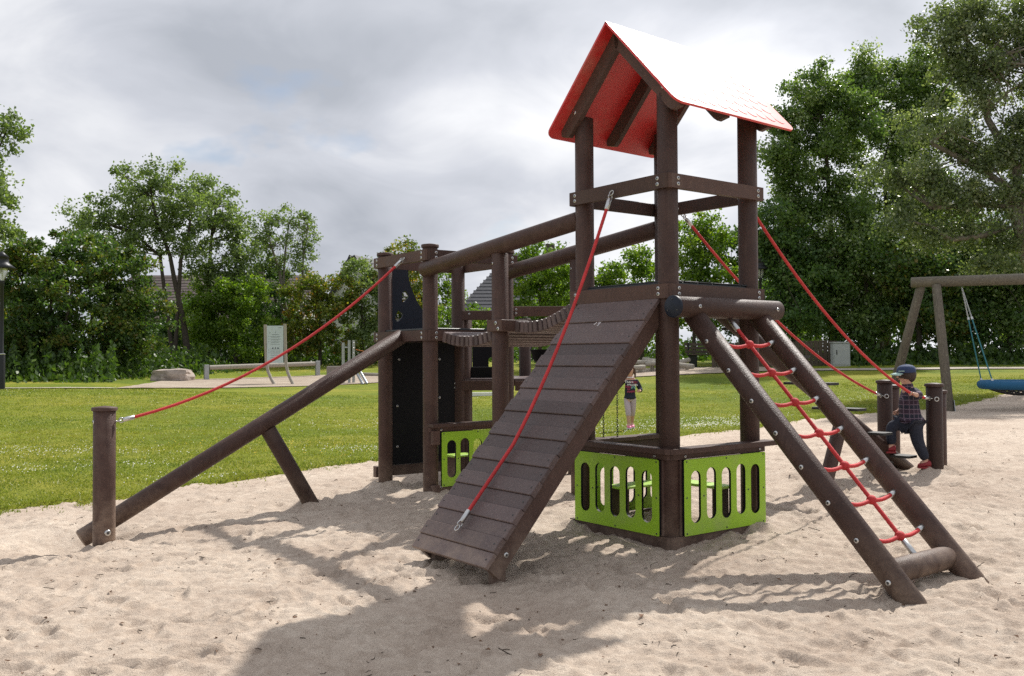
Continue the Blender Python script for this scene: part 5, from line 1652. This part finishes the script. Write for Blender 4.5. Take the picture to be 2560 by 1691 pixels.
for args in (
    ('shrub', 'large shrub with bright yellow green sprays left of the sign', 43, [(590, 900), (590, 830), (590, 780)], [(560, 735, 75, 50), (620, 745, 68, 66), (550, 800, 80, 62), (625, 820, 76, 66), (580, 860, 100, 46), (500, 800, 50, 70)], 'leaf_bright', 1.35),
    ('shrub', 'dark green shrub under the tall airy trees', 47, [(490, 900), (490, 840), (490, 790)], [(470, 790, 70, 50), (440, 850, 70, 45), (520, 840, 75, 60), (400, 840, 60, 45)], 'leaf_dark', 1.3),
    ('shrub', 'dark green shrub just behind the tall sign', 47, [(690, 890), (690, 820), (690, 760)], [(670, 700, 68, 50), (690, 770, 78, 68), (650, 820, 70, 58), (720, 820, 68, 60), (700, 860, 80, 35)], 'leaf_dark', 1.35),
    ('shrub', 'wide shrub with yellow and orange tinted leaves left of the platform', 44, [(800, 890), (800, 820), (800, 770)], [(770, 725, 68, 46), (835, 735, 68, 54), (790, 790, 92, 66), (830, 850, 88, 46), (745, 840, 60, 50)], 'leaf_autumn', 1.4),
    ('shrub', 'grey green shrub touching the left platform post', 45, [(905, 890), (905, 800), (905, 740)], [(895, 680, 56, 46), (915, 740, 60, 66), (880, 800, 66, 66), (930, 840, 56, 56)], 'leaf_willow', 1.25),
    ('shrub', 'yellow green shrub rising above the platform rail', 46, [(1000, 890), (1000, 800), (1000, 700)], [(1010, 632, 62, 34), (975, 700, 52, 50), (1040, 690, 55, 55), (1010, 780, 70, 70), (1060, 790, 55, 70)], 'leaf_autumn', 1.2),
    ('shrub', 'bright lime green shrub seen through the platform rails', 40, [(1175, 895), (1175, 850), (1175, 800)], [(1165, 790, 48, 40), (1200, 815, 42, 40), (1120, 800, 45, 60), (1170, 860, 60, 40)], 'leaf_bright', 1.35),
    ('shrub', 'slender green shrub between the platform posts', 48, [(1120, 890), (1120, 800), (1120, 720)], [(1110, 690, 34, 50), (1135, 760, 30, 50), (1090, 760, 45, 60)], 'leaf_bright', 1.1),
    ('tree', 'dense round green tree seen between the bridge logs', 38, [(1350, 890), (1350, 800), (1350, 700)], [(1350, 640, 66, 46), (1315, 690, 64, 56), (1390, 690, 56, 62), (1340, 750, 88, 58), (1400, 760, 56, 48), (1340, 820, 90, 50)], 'leaf_bright', 1.5),
    ('tree', 'small light green tree behind the red ramp rope', 43, [(1500, 890), (1500, 800), (1500, 740)], [(1480, 690, 50, 46), (1535, 690, 40, 40), (1450, 730, 56, 50), (1510, 760, 66, 56), (1410, 800, 70, 60), (1480, 830, 80, 50)], 'leaf_bright', 1.3),
    ('tree', 'bright green tree seen left of the tower\'s front post', 40, [(1605, 890), (1605, 800), (1605, 700)], [(1600, 655, 45, 42), (1625, 700, 62, 62), (1590, 780, 68, 56), (1640, 800, 66, 66)], 'leaf_bright', 1.3),
    ('tree', 'green leafy tree framed between the tower posts', 38, [(1735, 890), (1735, 800), (1735, 680)], [(1720, 600, 66, 50), (1775, 590, 58, 66), (1700, 690, 76, 66), (1790, 690, 76, 76), (1740, 780, 86, 68)], 'leaf_bright', 1.4),
    ('tree', 'shaded green tree behind the small lamp post', 40, [(1850, 890), (1850, 800), (1850, 700)], [(1840, 630, 66, 80), (1885, 700, 76, 90), (1820, 780, 76, 66), (1890, 810, 76, 66)], 'leaf_dark', 1.5),
):
    nm, lbl, Y, tk, bl_, mt, dn = args
    tree(nm, lbl, nm, Y, tk, bl_, .135, mt, dn, .11, limbs=7, clump=.36)
# right side: tall poplars and dark undergrowth trees
tree('poplar_tree', 'tall dense poplar directly right of the red roof', 'tree', 37, [(2080, 890), (2085, 700), (2070, 450), (2060, 300)], [(1975, 290, 72, 88), (2060, 230, 90, 95), (1955, 410, 66, 95), (2050, 380, 115, 115), (1980, 530, 90, 80), (2090, 520, 110, 90), (1950, 620, 72, 70), (2060, 640, 100, 70), (2140, 300, 80, 120)], .118, 'leaf_poplar', 1.75, .20, limbs=10, clump=.48, shell=.15)
tree('poplar_tree', 'tall poplar behind and right of the one beside the roof', 'tree', 39.5, [(2215, 890), (2220, 650), (2210, 400)], [(2165, 215, 85, 85), (2255, 200, 90, 80), (2330, 220, 90, 100), (2190, 330, 120, 110), (2300, 330, 110, 120), (2220, 470, 135, 110), (2330, 500, 120, 110), (2200, 620, 130, 80), (2330, 640, 120, 70)], .125, 'leaf_poplar', 1.6, .20, limbs=6, clump=.55, shell=.15)
tree('poplar_tree', 'nearest big poplar with long pale limbs reaching in from the right edge', 'tree', 23, [(2790, 985), (2760, 800), (2700, 600), (2640, 500), (2600, 420)], [(2360, 80, 80, 80), (2450, 40, 105, 85), (2545, 70, 120, 110), (2400, 190, 95, 80), (2500, 220, 120, 100), (2330, 330, 105, 72), (2440, 360, 125, 85), (2560, 380, 120, 110), (2260, 440, 100, 52), (2370, 480, 120, 70), (2490, 520, 120, 70), (2270, 545, 85, 40), (2390, 590, 100, 42), (2520, 600, 90, 45), (2640, 250, 130, 200), (2470, 668, 58, 20), (2680, 120, 130, 150)], .082, 'leaf_silver', 1.15, .24, bark='bark_pale', limbs=44, clump=.42, thick=.75, shell=.2, trunks=[[(2640, 520), (2520, 470), (2430, 410), (2330, 360)], [(2650, 540), (2540, 520), (2440, 510), (2330, 520)], [(2640, 500), (2540, 420), (2470, 300), (2440, 180)], [(2640, 560), (2560, 560), (2450, 590), (2380, 600)]])
for i, (lbl, Y, tk, bl_) in enumerate((
    ('dark shaded tree above the board fence', 36.2, [(1985, 890), (1985, 760), (1985, 650)], [(1960, 640, 85, 75), (2020, 690, 90, 90), (1925, 560, 50, 60), (1950, 760, 90, 75), (2030, 800, 90, 60)]),
    ('dark shaded tree with a thick trunk above the grey cabinet', 36.6, [(2190, 895), (2175, 780), (2160, 660)], [(2100, 650, 90, 70), (2150, 590, 80, 60), (2170, 690, 100, 95), (2100, 760, 95, 80), (2200, 790, 100, 75), (2120, 830, 85, 45)]),
    ('dark shaded tree behind the left leg of the swing frame', 35.6, [(2300, 895), (2296, 780), (2290, 660)], [(2260, 670, 90, 60), (2330, 700, 100, 80), (2290, 770, 110, 85), (2350, 820, 95, 65)]),
    ('dark shaded tree behind the swing ropes', 36.3, [(2395, 895), (2400, 780), (2410, 660)], [(2400, 640, 80, 85), (2440, 580, 60, 60), (2450, 720, 100, 95), (2410, 800, 100, 80)]),
    ('dark shaded tree at the right edge behind the nest swing', 35.4, [(2520, 895), (2530, 780), (2525, 660)], [(2500, 660, 100, 85), (2560, 720, 105, 105), (2520, 810, 100, 75), (2610, 650, 90, 120)]),
)):
    tree('shade_tree', lbl, 'tree', Y, tk, bl_, .145, ('leaf_dark', 'leaf_poplar', 'leaf_maple', 'leaf_dark', 'leaf_poplar')[i], 1.6, .15, limbs=8, clump=.55, shell=.2)

# a second row further back closes the gaps under the crowns
for i, (px, lbl, py, rx, ry, Y) in enumerate(((30, 'dark tree far back at the left edge', 760, 120, 130, 50), (330, 'dark tree far back behind the leaning airy tree', 810, 120, 80, 54), (2000, 'dark tree far back behind the board fence', 700, 130, 170, 52), (2200, 'dark tree far back behind the grey cabinet', 690, 140, 180, 53), (2400, 'dark tree far back behind the swing frame', 680, 140, 190, 52), (2600, 'dark tree far back at the right edge', 660, 140, 200, 50))):
    tree('back_tree', lbl, 'tree', Y, [(px, 890), (px, 800), (px, py)], [(px, py, rx, ry), (px - 60, py + 60, rx * .8, ry * .7), (px + 60, py + 70, rx * .8, ry * .7)], .22, 'leaf_dark', 1.2, .2, limbs=4, clump=.8, shell=.1)

# undergrowth along the feet of the trees, grass and flowers
def scatter_under():
    rng = np.random.default_rng(55)
    P = []
    def band(x0, y0, x1, y1, wid, h, n):
        t = rng.random(n); w = rng.normal(0, wid, n)
        dx, dy = x1 - x0, y1 - y0; L = math.hypot(dx, dy)
        x = x0 + dx * t - dy / L * w; y = y0 + dy * t + dx / L * w
        z = rng.random(n) ** 1.2 * h * np.exp(-(w / (wid * 1.6)) ** 2) * (0.65 + 0.5 * np.sin(t * 37 + w) ** 2)
        P.append(np.c_[x, y, z])
    band(-20, 31.5, -14.2, 33.5, 1.0, 1.25, 9000)
    band(-16.5, 33.0, -13.4, 41, 1.0, 1.0, 7000)
    band(-19, 45, -3, 47.5, 1.3, 1.3, 13000)
    band(-4, 47, 9, 45, 1.3, 1.0, 9000)
    band(7, 43.5, 14, 43, 1.0, 1.0, 5000)
    band(12.0, 35.6, 24, 34.6, 0.8, 0.75, 12000)
    P = np.concatenate(P)
    P[:, 2] += lawn_z(P[:, 0], P[:, 1]) - .02
    n = len(P)
    ax = rng.normal(size=(n, 3)) * np.array([.7, .7, 1]) + np.array([0, 0, .9]); ax /= np.linalg.norm(ax, axis=1)[:, None]
    sd = np.cross(ax, rng.normal(size=(n, 3))); sd /= np.linalg.norm(sd, axis=1)[:, None]
    L = rng.uniform(.10, .26, n)[:, None]; Wd = L * rng.uniform(.15, .36, n)[:, None]
    V = np.stack([P - ax * L * .5, P + sd * Wd, P + ax * L * .5, P - sd * Wd], 1).reshape(-1, 3)
    return np_mesh('undergrowth', V, np.arange(4 * n).reshape(n, 4), ['leaf_under'], np.repeat(np.clip(rng.normal(.45, .22, n), 0, 1), 4))
tag(put('undergrowth', scatter_under()), 'dark weeds and low undergrowth along the feet of the trees', 'undergrowth', kind='stuff')

def scatter_grass():
    rng = np.random.default_rng(77)
    N = 620000
    y = 6.5 * (27 / 6.5) ** rng.random(N)
    x = (rng.random(N) * 2 - 1) * (0.58 * y + .6)
    d = edge_dist(x, y)
    keep = (d > -.45) & ((d > .04) | (rng.random(N) < .5 * np.exp(d / .10) * (perlin(x * 5, y * 5, 33) > .05)))
    x, y, d = x[keep], y[keep], d[keep]
    n = len(x)
    z = np.where(d < .05, terrain(x, y) + .002, lawn_z(x, y) - .008)
    big = perlin(x * .5, y * .5, 31); tuft = perlin(x * 2.6, y * 2.6, 32)
    h = (.014 + .020 * rng.random(n) ** 2) * (1 + .7 * np.clip(tuft, -.5, .8)) + .014 * (d < .22) * rng.random(n)
    w = .0022 + .00042 * y
    a = rng.uniform(0, 2 * np.pi, n)
    lean = rng.normal(0, .5, (n, 2)) * h[:, None]
    B = np.c_[x, y, z]
    s_ = np.c_[np.cos(a), np.sin(a), np.zeros(n)] * w[:, None]
    T = B + np.c_[lean, h]
    V = np.stack([B - s_, B + s_, T], 1).reshape(-1, 3)
    t = np.clip(.45 + .55 * big + .25 * tuft + rng.normal(0, .15, n), 0, .97)
    t[rng.random(n) < .02] = 1
    return np_mesh('grass', V, np.arange(3 * n).reshape(n, 3), ['grass'], np.repeat(t, 3))
tag(put('grass', scatter_grass()), 'short green and yellowish grass blades of the lawn', 'grass', kind='stuff')

def scatter_flowers(name, n0, mats, patches, rad, seed, label, cat):
    rng = np.random.default_rng(seed)
    X, Y_ = [], []
    for (cx, cy, rx, ry, n) in patches:
        X.append(cx + rng.normal(0, rx, n)); Y_.append(cy + rng.normal(0, ry, n))
    yy = 7 * (36 / 7) ** rng.random(n0); xx = (rng.random(n0) * 2 - 1) * .58 * yy
    k = perlin(xx * .6, yy * .6, 40 + seed) > .26
    x = np.r_[np.concatenate(X), xx[k]]; y = np.r_[np.concatenate(Y_), yy[k]]
    m = edge_dist(x, y) > .12
    x, y = x[m], y[m]
    n = len(x)
    z = lawn_z(x, y) + rng.uniform(.025, .05, n)
    r_ = rad * rng.uniform(.7, 1.3, n) * (1 + .02 * y)
    V = np.stack([np.c_[x - r_, y, z], np.c_[x, y - r_, z - r_ * .6], np.c_[x + r_, y, z], np.c_[x, y + r_, z + r_ * .6]], 1).reshape(-1, 3)
    me = np_mesh(name, V, np.arange(4 * n).reshape(n, 4), mats)
    return tag(put(name, me), label, cat, kind='stuff')
scatter_flowers('clover_flowers', 1500, ['clover'], [(3.4, 16.3, .55, .35, 420), (2.6, 17.2, .9, .6, 220), (4.3, 17.4, .6, .4, 160), (-6.1, 12.2, .8, .25, 200), (-5.6, 10.4, .4, .15, 60), (-4.6, 10.9, .4, .12, 60), (-1.9, 13.0, .5, .25, 150), (-3.2, 9.95, .4, .15, 90), (-2.0, 17.5, 1.5, .6, 200), (8.0, 21, 1.2, .8, 180), (-14, 41, 6, 2.0, 500), (-6, 44, 5, 1.5, 500), (1.2, 15.8, .8, .6, 160)], .0052, 3, 'small white clover flowers scattered in patches over the lawn', 'flowers')
scatter_flowers('buttercups', 500, ['buttercup'], [(-3.7, 13.5, .8, .5, 110), (-2.2, 12.5, .6, .4, 50), (1.6, 16, 1.0, .5, 60)], .0050, 9, 'tiny yellow flowers scattered over the lawn', 'flowers')

# twigs, leaf scraps and pebbles lying on the sand
def litter():
    rng = np.random.default_rng(91); rnd = random.Random(91)
    mb = MB()
    for i in range(1100):
        y = 3.2 + 9.5 * rng.random() ** 1.5
        x = (rng.random() - .5) * 1.2 * y
        if edge_dist(np.array(x), np.array(y)) > -.1: continue
        z = float(sand_z(np.array(x), np.array(y))) + .004
        a = rng.uniform(0, 2 * math.pi)
        if rng.random() < .62:
            L = rng.uniform(.008, .04) if rng.random() < .85 else rng.uniform(.04, .085)
            p = Vector((x, y, z)); d = Vector((math.cos(a), math.sin(a), rng.uniform(-.05, .3))) * L
            q = d.cross(Vector((0, 0, 1))).normalized() * L * rng.uniform(-.3, .3)
            mb.tube([p, p + d * .5 + q, p + d], rng.uniform(.0012, .0028), 5, mat=0)
        else:
            L = rng.uniform(.005, .015) if rng.random() < .85 else rng.uniform(.015, .026)
            c, s_ = math.cos(a) * L, math.sin(a) * L
            k = rng.uniform(.004, .012)
            mb.add([(x - c, y - s_, z), (x + s_ * .6, y - c * .6, z + k), (x + c, y + s_, z + k * .4), (x - s_ * .6, y + c * .6, z + k)], [(0, 1, 2), (0, 2, 3)], 1)
    return mb.obj('litter', ['twig', 'dry_leaf'])
tag(litter(), 'small dark twigs and leaf scraps lying on the sand', 'twigs', kind='stuff')
# ------------------------------------------------------------------ people
def skin_mesh(name, verts, edges, radii, mat, parent, sub=2, root=0):
    """surface grown over a skeleton with the Skin modifier, then baked to a plain mesh"""
    me = bpy.data.meshes.new(name + '_skeleton')
    me.from_pydata([tuple(v) for v in verts], edges, [])
    o = bpy.data.objects.new(name + '_skeleton', me)
    COL.objects.link(o)
    sm = o.modifiers.new('skin', 'SKIN')
    sm.use_smooth_shade = True
    sm.branch_smoothing = .6
    for i, r_ in enumerate(radii):
        d = me.skin_vertices[0].data[i]
        d.radius = (r_, r_) if isinstance(r_, (int, float)) else r_
        d.use_root = (i == root)
    ss = o.modifiers.new('sub', 'SUBSURF'); ss.levels = sub; ss.render_levels = sub
    dg = bpy.context.evaluated_depsgraph_get()
    out = bpy.data.meshes.new_from_object(o.evaluated_get(dg))
    out.name = name
    bpy.data.objects.remove(o); bpy.data.meshes.remove(me)
    out.materials.clear(); out.materials.append(MAT[mat])
    for p in out.polygons: p.use_smooth = True
    return put(name, out, parent)
def hand(V, E, Rr, iw, wrist, fwd, side, up, ln, curl):
    """palm and five fingers added to a skeleton at wrist index iw"""
    fwd, side, up = Vector(fwd).normalized(), Vector(side).normalized(), Vector(up).normalized()
    ip = len(V); V.append(Vector(wrist) + fwd * ln * .42); E.append((iw, ip)); Rr.append((ln * .20, ln * .13))
    for k, (off, l_) in enumerate(((-.17, .40), (-.06, .46), (.06, .43), (.17, .34))):
        b = Vector(wrist) + fwd * ln * .55 + side * off * ln
        i0 = len(V); V.append(b); E.append((ip, i0)); Rr.append(ln * .062)
        m_ = b + (fwd * math.cos(curl) - up * math.sin(curl)) * ln * l_ * .55
        V.append(m_); E.append((i0, i0 + 1)); Rr.append(ln * .056)
        c2 = curl * 2.1
        V.append(m_ + (fwd * math.cos(c2) - up * math.sin(c2)) * ln * l_ * .5); E.append((i0 + 1, i0 + 2)); Rr.append(ln * .046)
    i0 = len(V); V.append(Vector(wrist) + fwd * ln * .22 - side * ln * .22); E.append((iw, i0)); Rr.append(ln * .068)
    V.append(V[i0] + (fwd * .7 - side * .45 - up * .5).normalized() * ln * .32); E.append((i0, i0 + 1)); Rr.append(ln * .052)
def face(parent, c, fwd, side, r_, lip=True):
    """eyes, nose, mouth and ears on a head centred at c"""
    c, fwd, side = Vector(c), Vector(fwd).normalized(), Vector(side).normalized()
    up = Vector((0, 0, 1))
    for s_ in (-1, 1):
        e_ = MB(); e_.ball(c + fwd * r_ * .80 + side * s_ * r_ * .36 + up * r_ * .05, r_ * .13, r_ * .13, r_ * .10, 10, 6); eo = e_.obj('eye', 'eye_white', parent)
        q = MB(); q.ball(c + fwd * r_ * .915 + side * s_ * r_ * .36 + up * r_ * .05, r_ * .055, r_ * .055, r_ * .065, 8, 6); q.obj('iris', 'hair', eo)
        a = MB(); a.ball(c + side * s_ * r_ * .86 - fwd * r_ * .06 - up * r_ * .02, r_ * .14, r_ * .14, r_ * .24, 10, 8); a.obj('ear', 'skin', parent)
        b = MB(); b.tube([c + fwd * r_ * .86 + side * s_ * r_ * .20 + up * r_ * .24, c + fwd * r_ * .80 + side * s_ * r_ * .50 + up * r_ * .26], r_ * .03, 6); b.obj('eyebrow', 'hair', parent)
    n_ = MB(); n_.tube([c + fwd * r_ * .86 + up * r_ * .08, c + fwd * r_ * 1.04 - up * r_ * .20, c + fwd * r_ * .86 - up * r_ * .26], [r_ * .06, r_ * .12, r_ * .08], 10); n_.obj('nose', 'skin', parent)
    m_ = MB(); m_.tube([c + fwd * r_ * .80 + side * r_ * .22 - up * r_ * .46, c + fwd * r_ * .90 - up * r_ * .49, c + fwd * r_ * .80 - side * r_ * .22 - up * r_ * .46], [r_ * .03, r_ * .06, r_ * .03], 8); m_.obj('mouth', 'lip', parent)
def shoe(parent, ankle, fwd, mat, L=.145, tilt=0.0):
    fwd = Vector((fwd[0], fwd[1], 0)).normalized()
    sd = Vector((-fwd.y, fwd.x, 0))
    a = Vector(ankle)
    m_ = MB()
    prof = [(-.36, .030, .055), (-.30, .036, .062), (-.12, .037, .064), (.10, .038, .052), (.35, .040, .040), (.52, .036, .032), (.62, .020, .022)]
    rings_ = []
    for (t, hw, hh) in prof:
        c = a + fwd * (t * L) - Vector((0, 0, .055 - math.sin(tilt) * t * L * -1))
        rings_.append([c + sd * hw * math.cos(q) + Vector((0, 0, max(0, hh * (0.5 + .5 * math.sin(q))))) for q in np.linspace(0, 2 * math.pi, 13)[:-1]])
    vs = [p for r_ in rings_ for p in r_]
    k = 12
    fs = [(i * k + j, i * k + (j + 1) % k, (i + 1) * k + (j + 1) % k, (i + 1) * k + j) for i in range(len(prof) - 1) for j in range(k)]
    m_.add(vs, fs, 0, True); m_.add(rings_[0], [tuple(range(k))]); m_.add(rings_[-1], [tuple(range(k))])
    so = m_.obj('shoe', mat, parent, recalc=True)
    sl = MB()
    sl.add([a + fwd * t * L + sd * w_ + Vector((0, 0, z_)) for z_ in (-.066, -.050) for (t, w_) in ((-.38, -.03), (-.38, .03), (0, .041), (.4, .043), (.64, .02), (.64, -.02), (.4, -.043), (0, -.041))],
           [tuple(range(8))[::-1], tuple(range(8, 16))] + [(i, (i + 1) % 8, 8 + (i + 1) % 8, 8 + i) for i in range(8)])
    sl.obj('sole', 'print_white' if mat == 'shoe_pink' else 'shoe_red', so, recalc=True)
    return so

# boy climbing the stair: x = forwards (world -x), y = his left (towards the camera)
bx, by = 3.83, 8.72
bz_ = float(terrain(np.array(bx), np.array(by))) + .022
boy = thing('person', 'small child in a blue cap and plaid shirt stepping up the stair holding the rope', 'person', (bx, by, bz_), math.pi)
V, E, Rr = [], [], []
def jv(p, r_, link=None):
    V.append(Vector(p)); Rr.append(r_)
    if link is not None: E.append((link, len(V) - 1))
    return len(V) - 1
pel = jv((.118, 0, .445), .080)
wai = jv((.128, 0, .53), .076, pel)
che = jv((.135, 0, .635), .080, wai)
upc = jv((.132, 0, .71), .066, che)
nck = jv((.140, 0, .765), .036, upc)
hd0 = jv((.154, 0, .815), .058, nck)
hd1 = jv((.158, 0, .866), .072, hd0)
hd2 = jv((.150, 0, .908), .054, hd1)
hL = jv((.095, .048, .395), .056, pel); kL = jv((.080, .058, .250), .043, hL); aL = jv((.002, .062, .07), .028, kL); jv((.06, .062, .035), .025, aL)
hR = jv((.150, -.048, .415), .056, pel); kR = jv((.283, -.055, .380), .045, hR); aR = jv((.272, -.06, .200), .029, kR); jv((.330, -.06, .165), .025, aR)
grip = GRIP - Vector((bx, by, bz_)); grip = Vector((-grip.x, -grip.y, grip.z))
sL = jv((.118, .085, .718), .034, upc); eL = jv((.108, .180, .672), .028, sL); wL_ = jv(grip + Vector((-.045, -.030, -.012)), .020, eL)
hand(V, E, Rr, wL_, V[wL_], (.70, .55, .25), (.45, -.75, -.2), (-.1, -.25, 1), .078, 1.0)
sR = jv((.118, -.085, .718), .034, upc); eR = jv((.115, -.125, .60), .028, sR); wR_ = jv((.175, -.110, .535), .020, eR)
hand(V, E, Rr, wR_, V[wR_], (.7, .1, -.5), (.5, 0, .7), (0, 1, 0), .078, .5)
body = skin_mesh('body', V, E, Rr, 'skin', boy)
skin_mesh('shirt', [V[i] for i in (pel, wai, che, upc, sL, eL, sR, eR)] + [V[eL].lerp(V[wL_], .55), V[eR].lerp(V[wR_], .75), Vector((.122, 0, .395))],
          [(0, 1), (1, 2), (2, 3), (3, 4), (4, 5), (3, 6), (6, 7), (5, 8), (7, 9), (0, 10)],
          [.104, .098, .100, .078, .050, .043, .050, .041, .038, .034, .106], 'plaid', boy, root=1)
mb = MB(); mb.tube([(.140, 0, .738), (.144, 0, .782)], [.056, .048], 16, cap=False); mb.obj('collar', 'plaid', boy)
skin_mesh('trousers', [V[i] for i in (pel, hL, kL, aL, hR, kR, aR)], [(0, 1), (1, 2), (2, 3), (0, 4), (4, 5), (5, 6)],
          [.090, .070, .058, .044, .070, .060, .045], 'denim', boy)
shoe(boy, V[aL] + Vector((.008, 0, -.0)), (1, .1, 0), 'shoe_red', .112)
shoe(boy, V[aR] + Vector((.008, 0, -.0)), (1, -.25, 0), 'shoe_red', .112)
hc = Vector((.157, 0, .865))
face(boy, hc, (1, 0, -.08), (0, 1, 0), .078)
# hair: back and sides of the head
mb = MB(); Mh = Matrix.Translation(hc + Vector((-.016, 0, .004)))
mb.lathe([(.080 * math.cos(t), .084 * math.sin(t)) for t in np.linspace(-.62, 1.3, 10)], 22, Mh @ Matrix.Rotation(-.22, 4, 'Y'))
mb.ball(hc + Vector((-.030, 0, -.020)), .058, .068, .056, 16, 10)
mb.obj('hair', 'hair', boy)
mb = MB(); Mc = Matrix.Translation(hc + Vector((-.006, 0, .034))) @ Matrix.Rotation(.06, 4, 'Y')
mb.lathe([(.084, -.012), (.086, .0), (.085, .016), (.077, .038), (.056, .054), (.028, .062), (.004, .064)], 26, Mc)
capo = mb.obj('cap', 'cap_navy', boy)
mb = MB()
vs = []
for r0, dz in ((.080, 0), (.118, -.004), (.150, -.014)):
    for a in np.linspace(-.85, .85, 11):
        k = (r0 - .080) / .07
        x_ = .080 * math.cos(a) + (r0 - .080) * (1 - .35 * (a / .85) ** 2); y_ = .086 * math.sin(a) * (1 - .12 * k)
        vs.append(Mc @ Vector((x_, y_, -.006 + dz - .012 * (a / .85) ** 2)))
top_ = vs; bot = [v - Vector((0, 0, .004)) for v in vs]
fs = []
for i in range(2):
    for j in range(10):
        q = (i * 11 + j, i * 11 + j + 1, (i + 1) * 11 + j + 1, (i + 1) * 11 + j)
        fs.append(q); fs.append(tuple(x + 33 for x in q[::-1]))
fs += [(22 + j, 23 + j, 56 + j, 55 + j) for j in range(10)]
mb.add(top_ + bot, fs, 0, True); mb.obj('brim', 'cap_brim', capo, recalc=True)
mb = MB(); mb.tube([Mc @ Vector((.0885 * math.cos(a), .0885 * math.sin(a), .006)) for a in np.linspace(.35, 1.0, 6)], .0045, 6); mb.obj('cap_badge', 'cap_brim', capo)
mb = MB(); mb.ball(Mc @ Vector((0, 0, .065)), .007); mb.obj('cap_button', 'cap_navy', capo)

# girl walking on the lawn towards the camera: x = forwards (world -y), y = her left (image right)
gx, gy = 2.06, 16.35
girl = thing('person', 'child in a dark printed top and pale pink leggings walking on the lawn', 'person', (gx, gy, gz(gx, gy) + .012), -math.pi / 2)
V, E, Rr = [], [], []
pel = jv((0, 0, .56), .078); wai = jv((0, 0, .66), .074, pel); che = jv((.005, 0, .78), .080, wai); upc = jv((0, 0, .86), .066, che)
nck = jv((.005, 0, .915), .034, upc); hd0 = jv((.015, 0, .965), .058, nck); hd1 = jv((.018, 0, 1.03), .072, hd0); hd2 = jv((.012, 0, 1.085), .054, hd1)
hL = jv((0, .055, .51), .066, pel); kL = jv((-.03, .05, .30), .046, hL); aL = jv((-.10, .045, .085), .028, kL); jv((-.05, .045, .04), .024, aL)
hR = jv((0, -.055, .51), .066, pel); kR = jv((.07, -.045, .31), .047, hR); aR = jv((.09, -.035, .07), .029, kR); jv((.15, -.035, .035), .025, aR)
sL = jv((0, .105, .85), .040, upc); eL = jv((-.02, .185, .68), .032, sL); wL_ = jv((.10, .165, .655), .022, eL)
hand(V, E, Rr, wL_, V[wL_], (.75, -.5, .1), (0, .4, 1), (.4, .5, 0), .10, .8)
sR = jv((0, -.105, .85), .040, upc); eR = jv((.0, -.21, .72), .032, sR); wR_ = jv((.06, -.30, .62), .022, eR)
hand(V, E, Rr, wR_, V[wR_], (.3, -.4, -.8), (.8, .3, .1), (0, 1, -.3), .10, .4)
skin_mesh('body', V, E, Rr, 'skin', girl)
skin_mesh('top', [V[i] for i in (pel, wai, che, upc, sL, eL, sR, eR)] + [V[eL].lerp(V[wL_], .8), V[eR].lerp(V[wR_], .85), Vector((0, 0, .50))],
          [(0, 1), (1, 2), (2, 3), (3, 4), (4, 5), (3, 6), (6, 7), (5, 8), (7, 9), (0, 10)],
          [.114, .100, .100, .078, .054, .046, .054, .046, .042, .042, .124], 'navy_cloth', girl, root=1)
mb = MB(); ring(mb, (.004, 0, .895), (.12, 0, 1), .055, .009, 18); mb.obj('neck_band', 'print_white', girl)
skin_mesh('leggings', [V[pel], V[hL], V[kL], V[kL].lerp(V[aL], .45), V[hR], V[kR], V[kR].lerp(V[aR], .45)], [(0, 1), (1, 2), (2, 3), (0, 4), (4, 5), (5, 6)], [.072, .066, .052, .042, .066, .053, .043], 'legging', girl)
shoe(girl, V[aL] + Vector((.01, 0, -.015)), (1, .0, 0), 'shoe_pink', .15)
shoe(girl, V[aR] + Vector((.01, 0, .0)), (1, .0, 0), 'shoe_pink', .15)
hc = Vector((.018, 0, 1.03)); face(girl, hc, (1, 0, -.05), (0, 1, 0), .080)
mb = MB()
mb.lathe([(.083 * math.cos(t), .088 * math.sin(t)) for t in np.linspace(-.1, 1.5, 9)], 22, Matrix.Translation(hc + Vector((-.014, 0, .010))) @ Matrix.Rotation(-.30, 4, 'Y'))
mb.ball(hc + Vector((-.035, 0, -.035)), .062, .076, .095, 16, 10)
for s_ in (-1, 1):
    mb.tube([hc + Vector((-.005, s_ * .076, .02)), hc + Vector((0, s_ * .085, -.06)), hc + Vector((.01, s_ * .090, -.15))], [.018, .022, .010], 8)
mb.obj('hair', 'hair_brown', girl)
# lettering printed across the top
def text_piece(txt, size, y0, z0, mat, bold=0.0):
    cu = bpy.data.curves.new('lettering', 'FONT')
    cu.body = txt; cu.size = size; cu.extrude = .0015; cu.offset = bold; cu.align_x = 'LEFT'
    o = bpy.data.objects.new('lettering', cu); COL.objects.link(o)
    dg = bpy.context.evaluated_depsgraph_get()
    me = bpy.data.meshes.new_from_object(o.evaluated_get(dg))
    bpy.data.objects.remove(o)
    # flat text -> wrapped on the chest (x forwards, y = image right, z up)
    for v in me.vertices:
        y_, z_, e_ = y0 + v.co.x, z0 + v.co.y, v.co.z
        x_ = .076 + .022 * max(0, 1 - (y_ / .11) ** 2) + .012 * (0.80 - z_) * 1.2 + .010 + e_
        v.co = (x_, y_, z_)
    me.materials.clear(); me.materials.append(MAT[mat])
    put('lettering', me, girl)
text_piece('There', .062, -.105, .795, 'print_white', .0012)
text_piece('are', .046, -.060, .755, 'print_white', .001)
text_piece('Days', .055, -.095, .715, 'print_red', .001)
text_piece('for', .045, -.060, .675, 'print_red', .001)
text_piece('YOU', .055, .000, .790, 'print_red', .001)
text_piece('WHEN', .042, -.003, .745, 'print_white', .001)
text_piece('IT\'S', .055, .005, .695, 'print_teal', .001)
text_piece('HAPPY', .050, -.065, .628, 'print_red', .001)
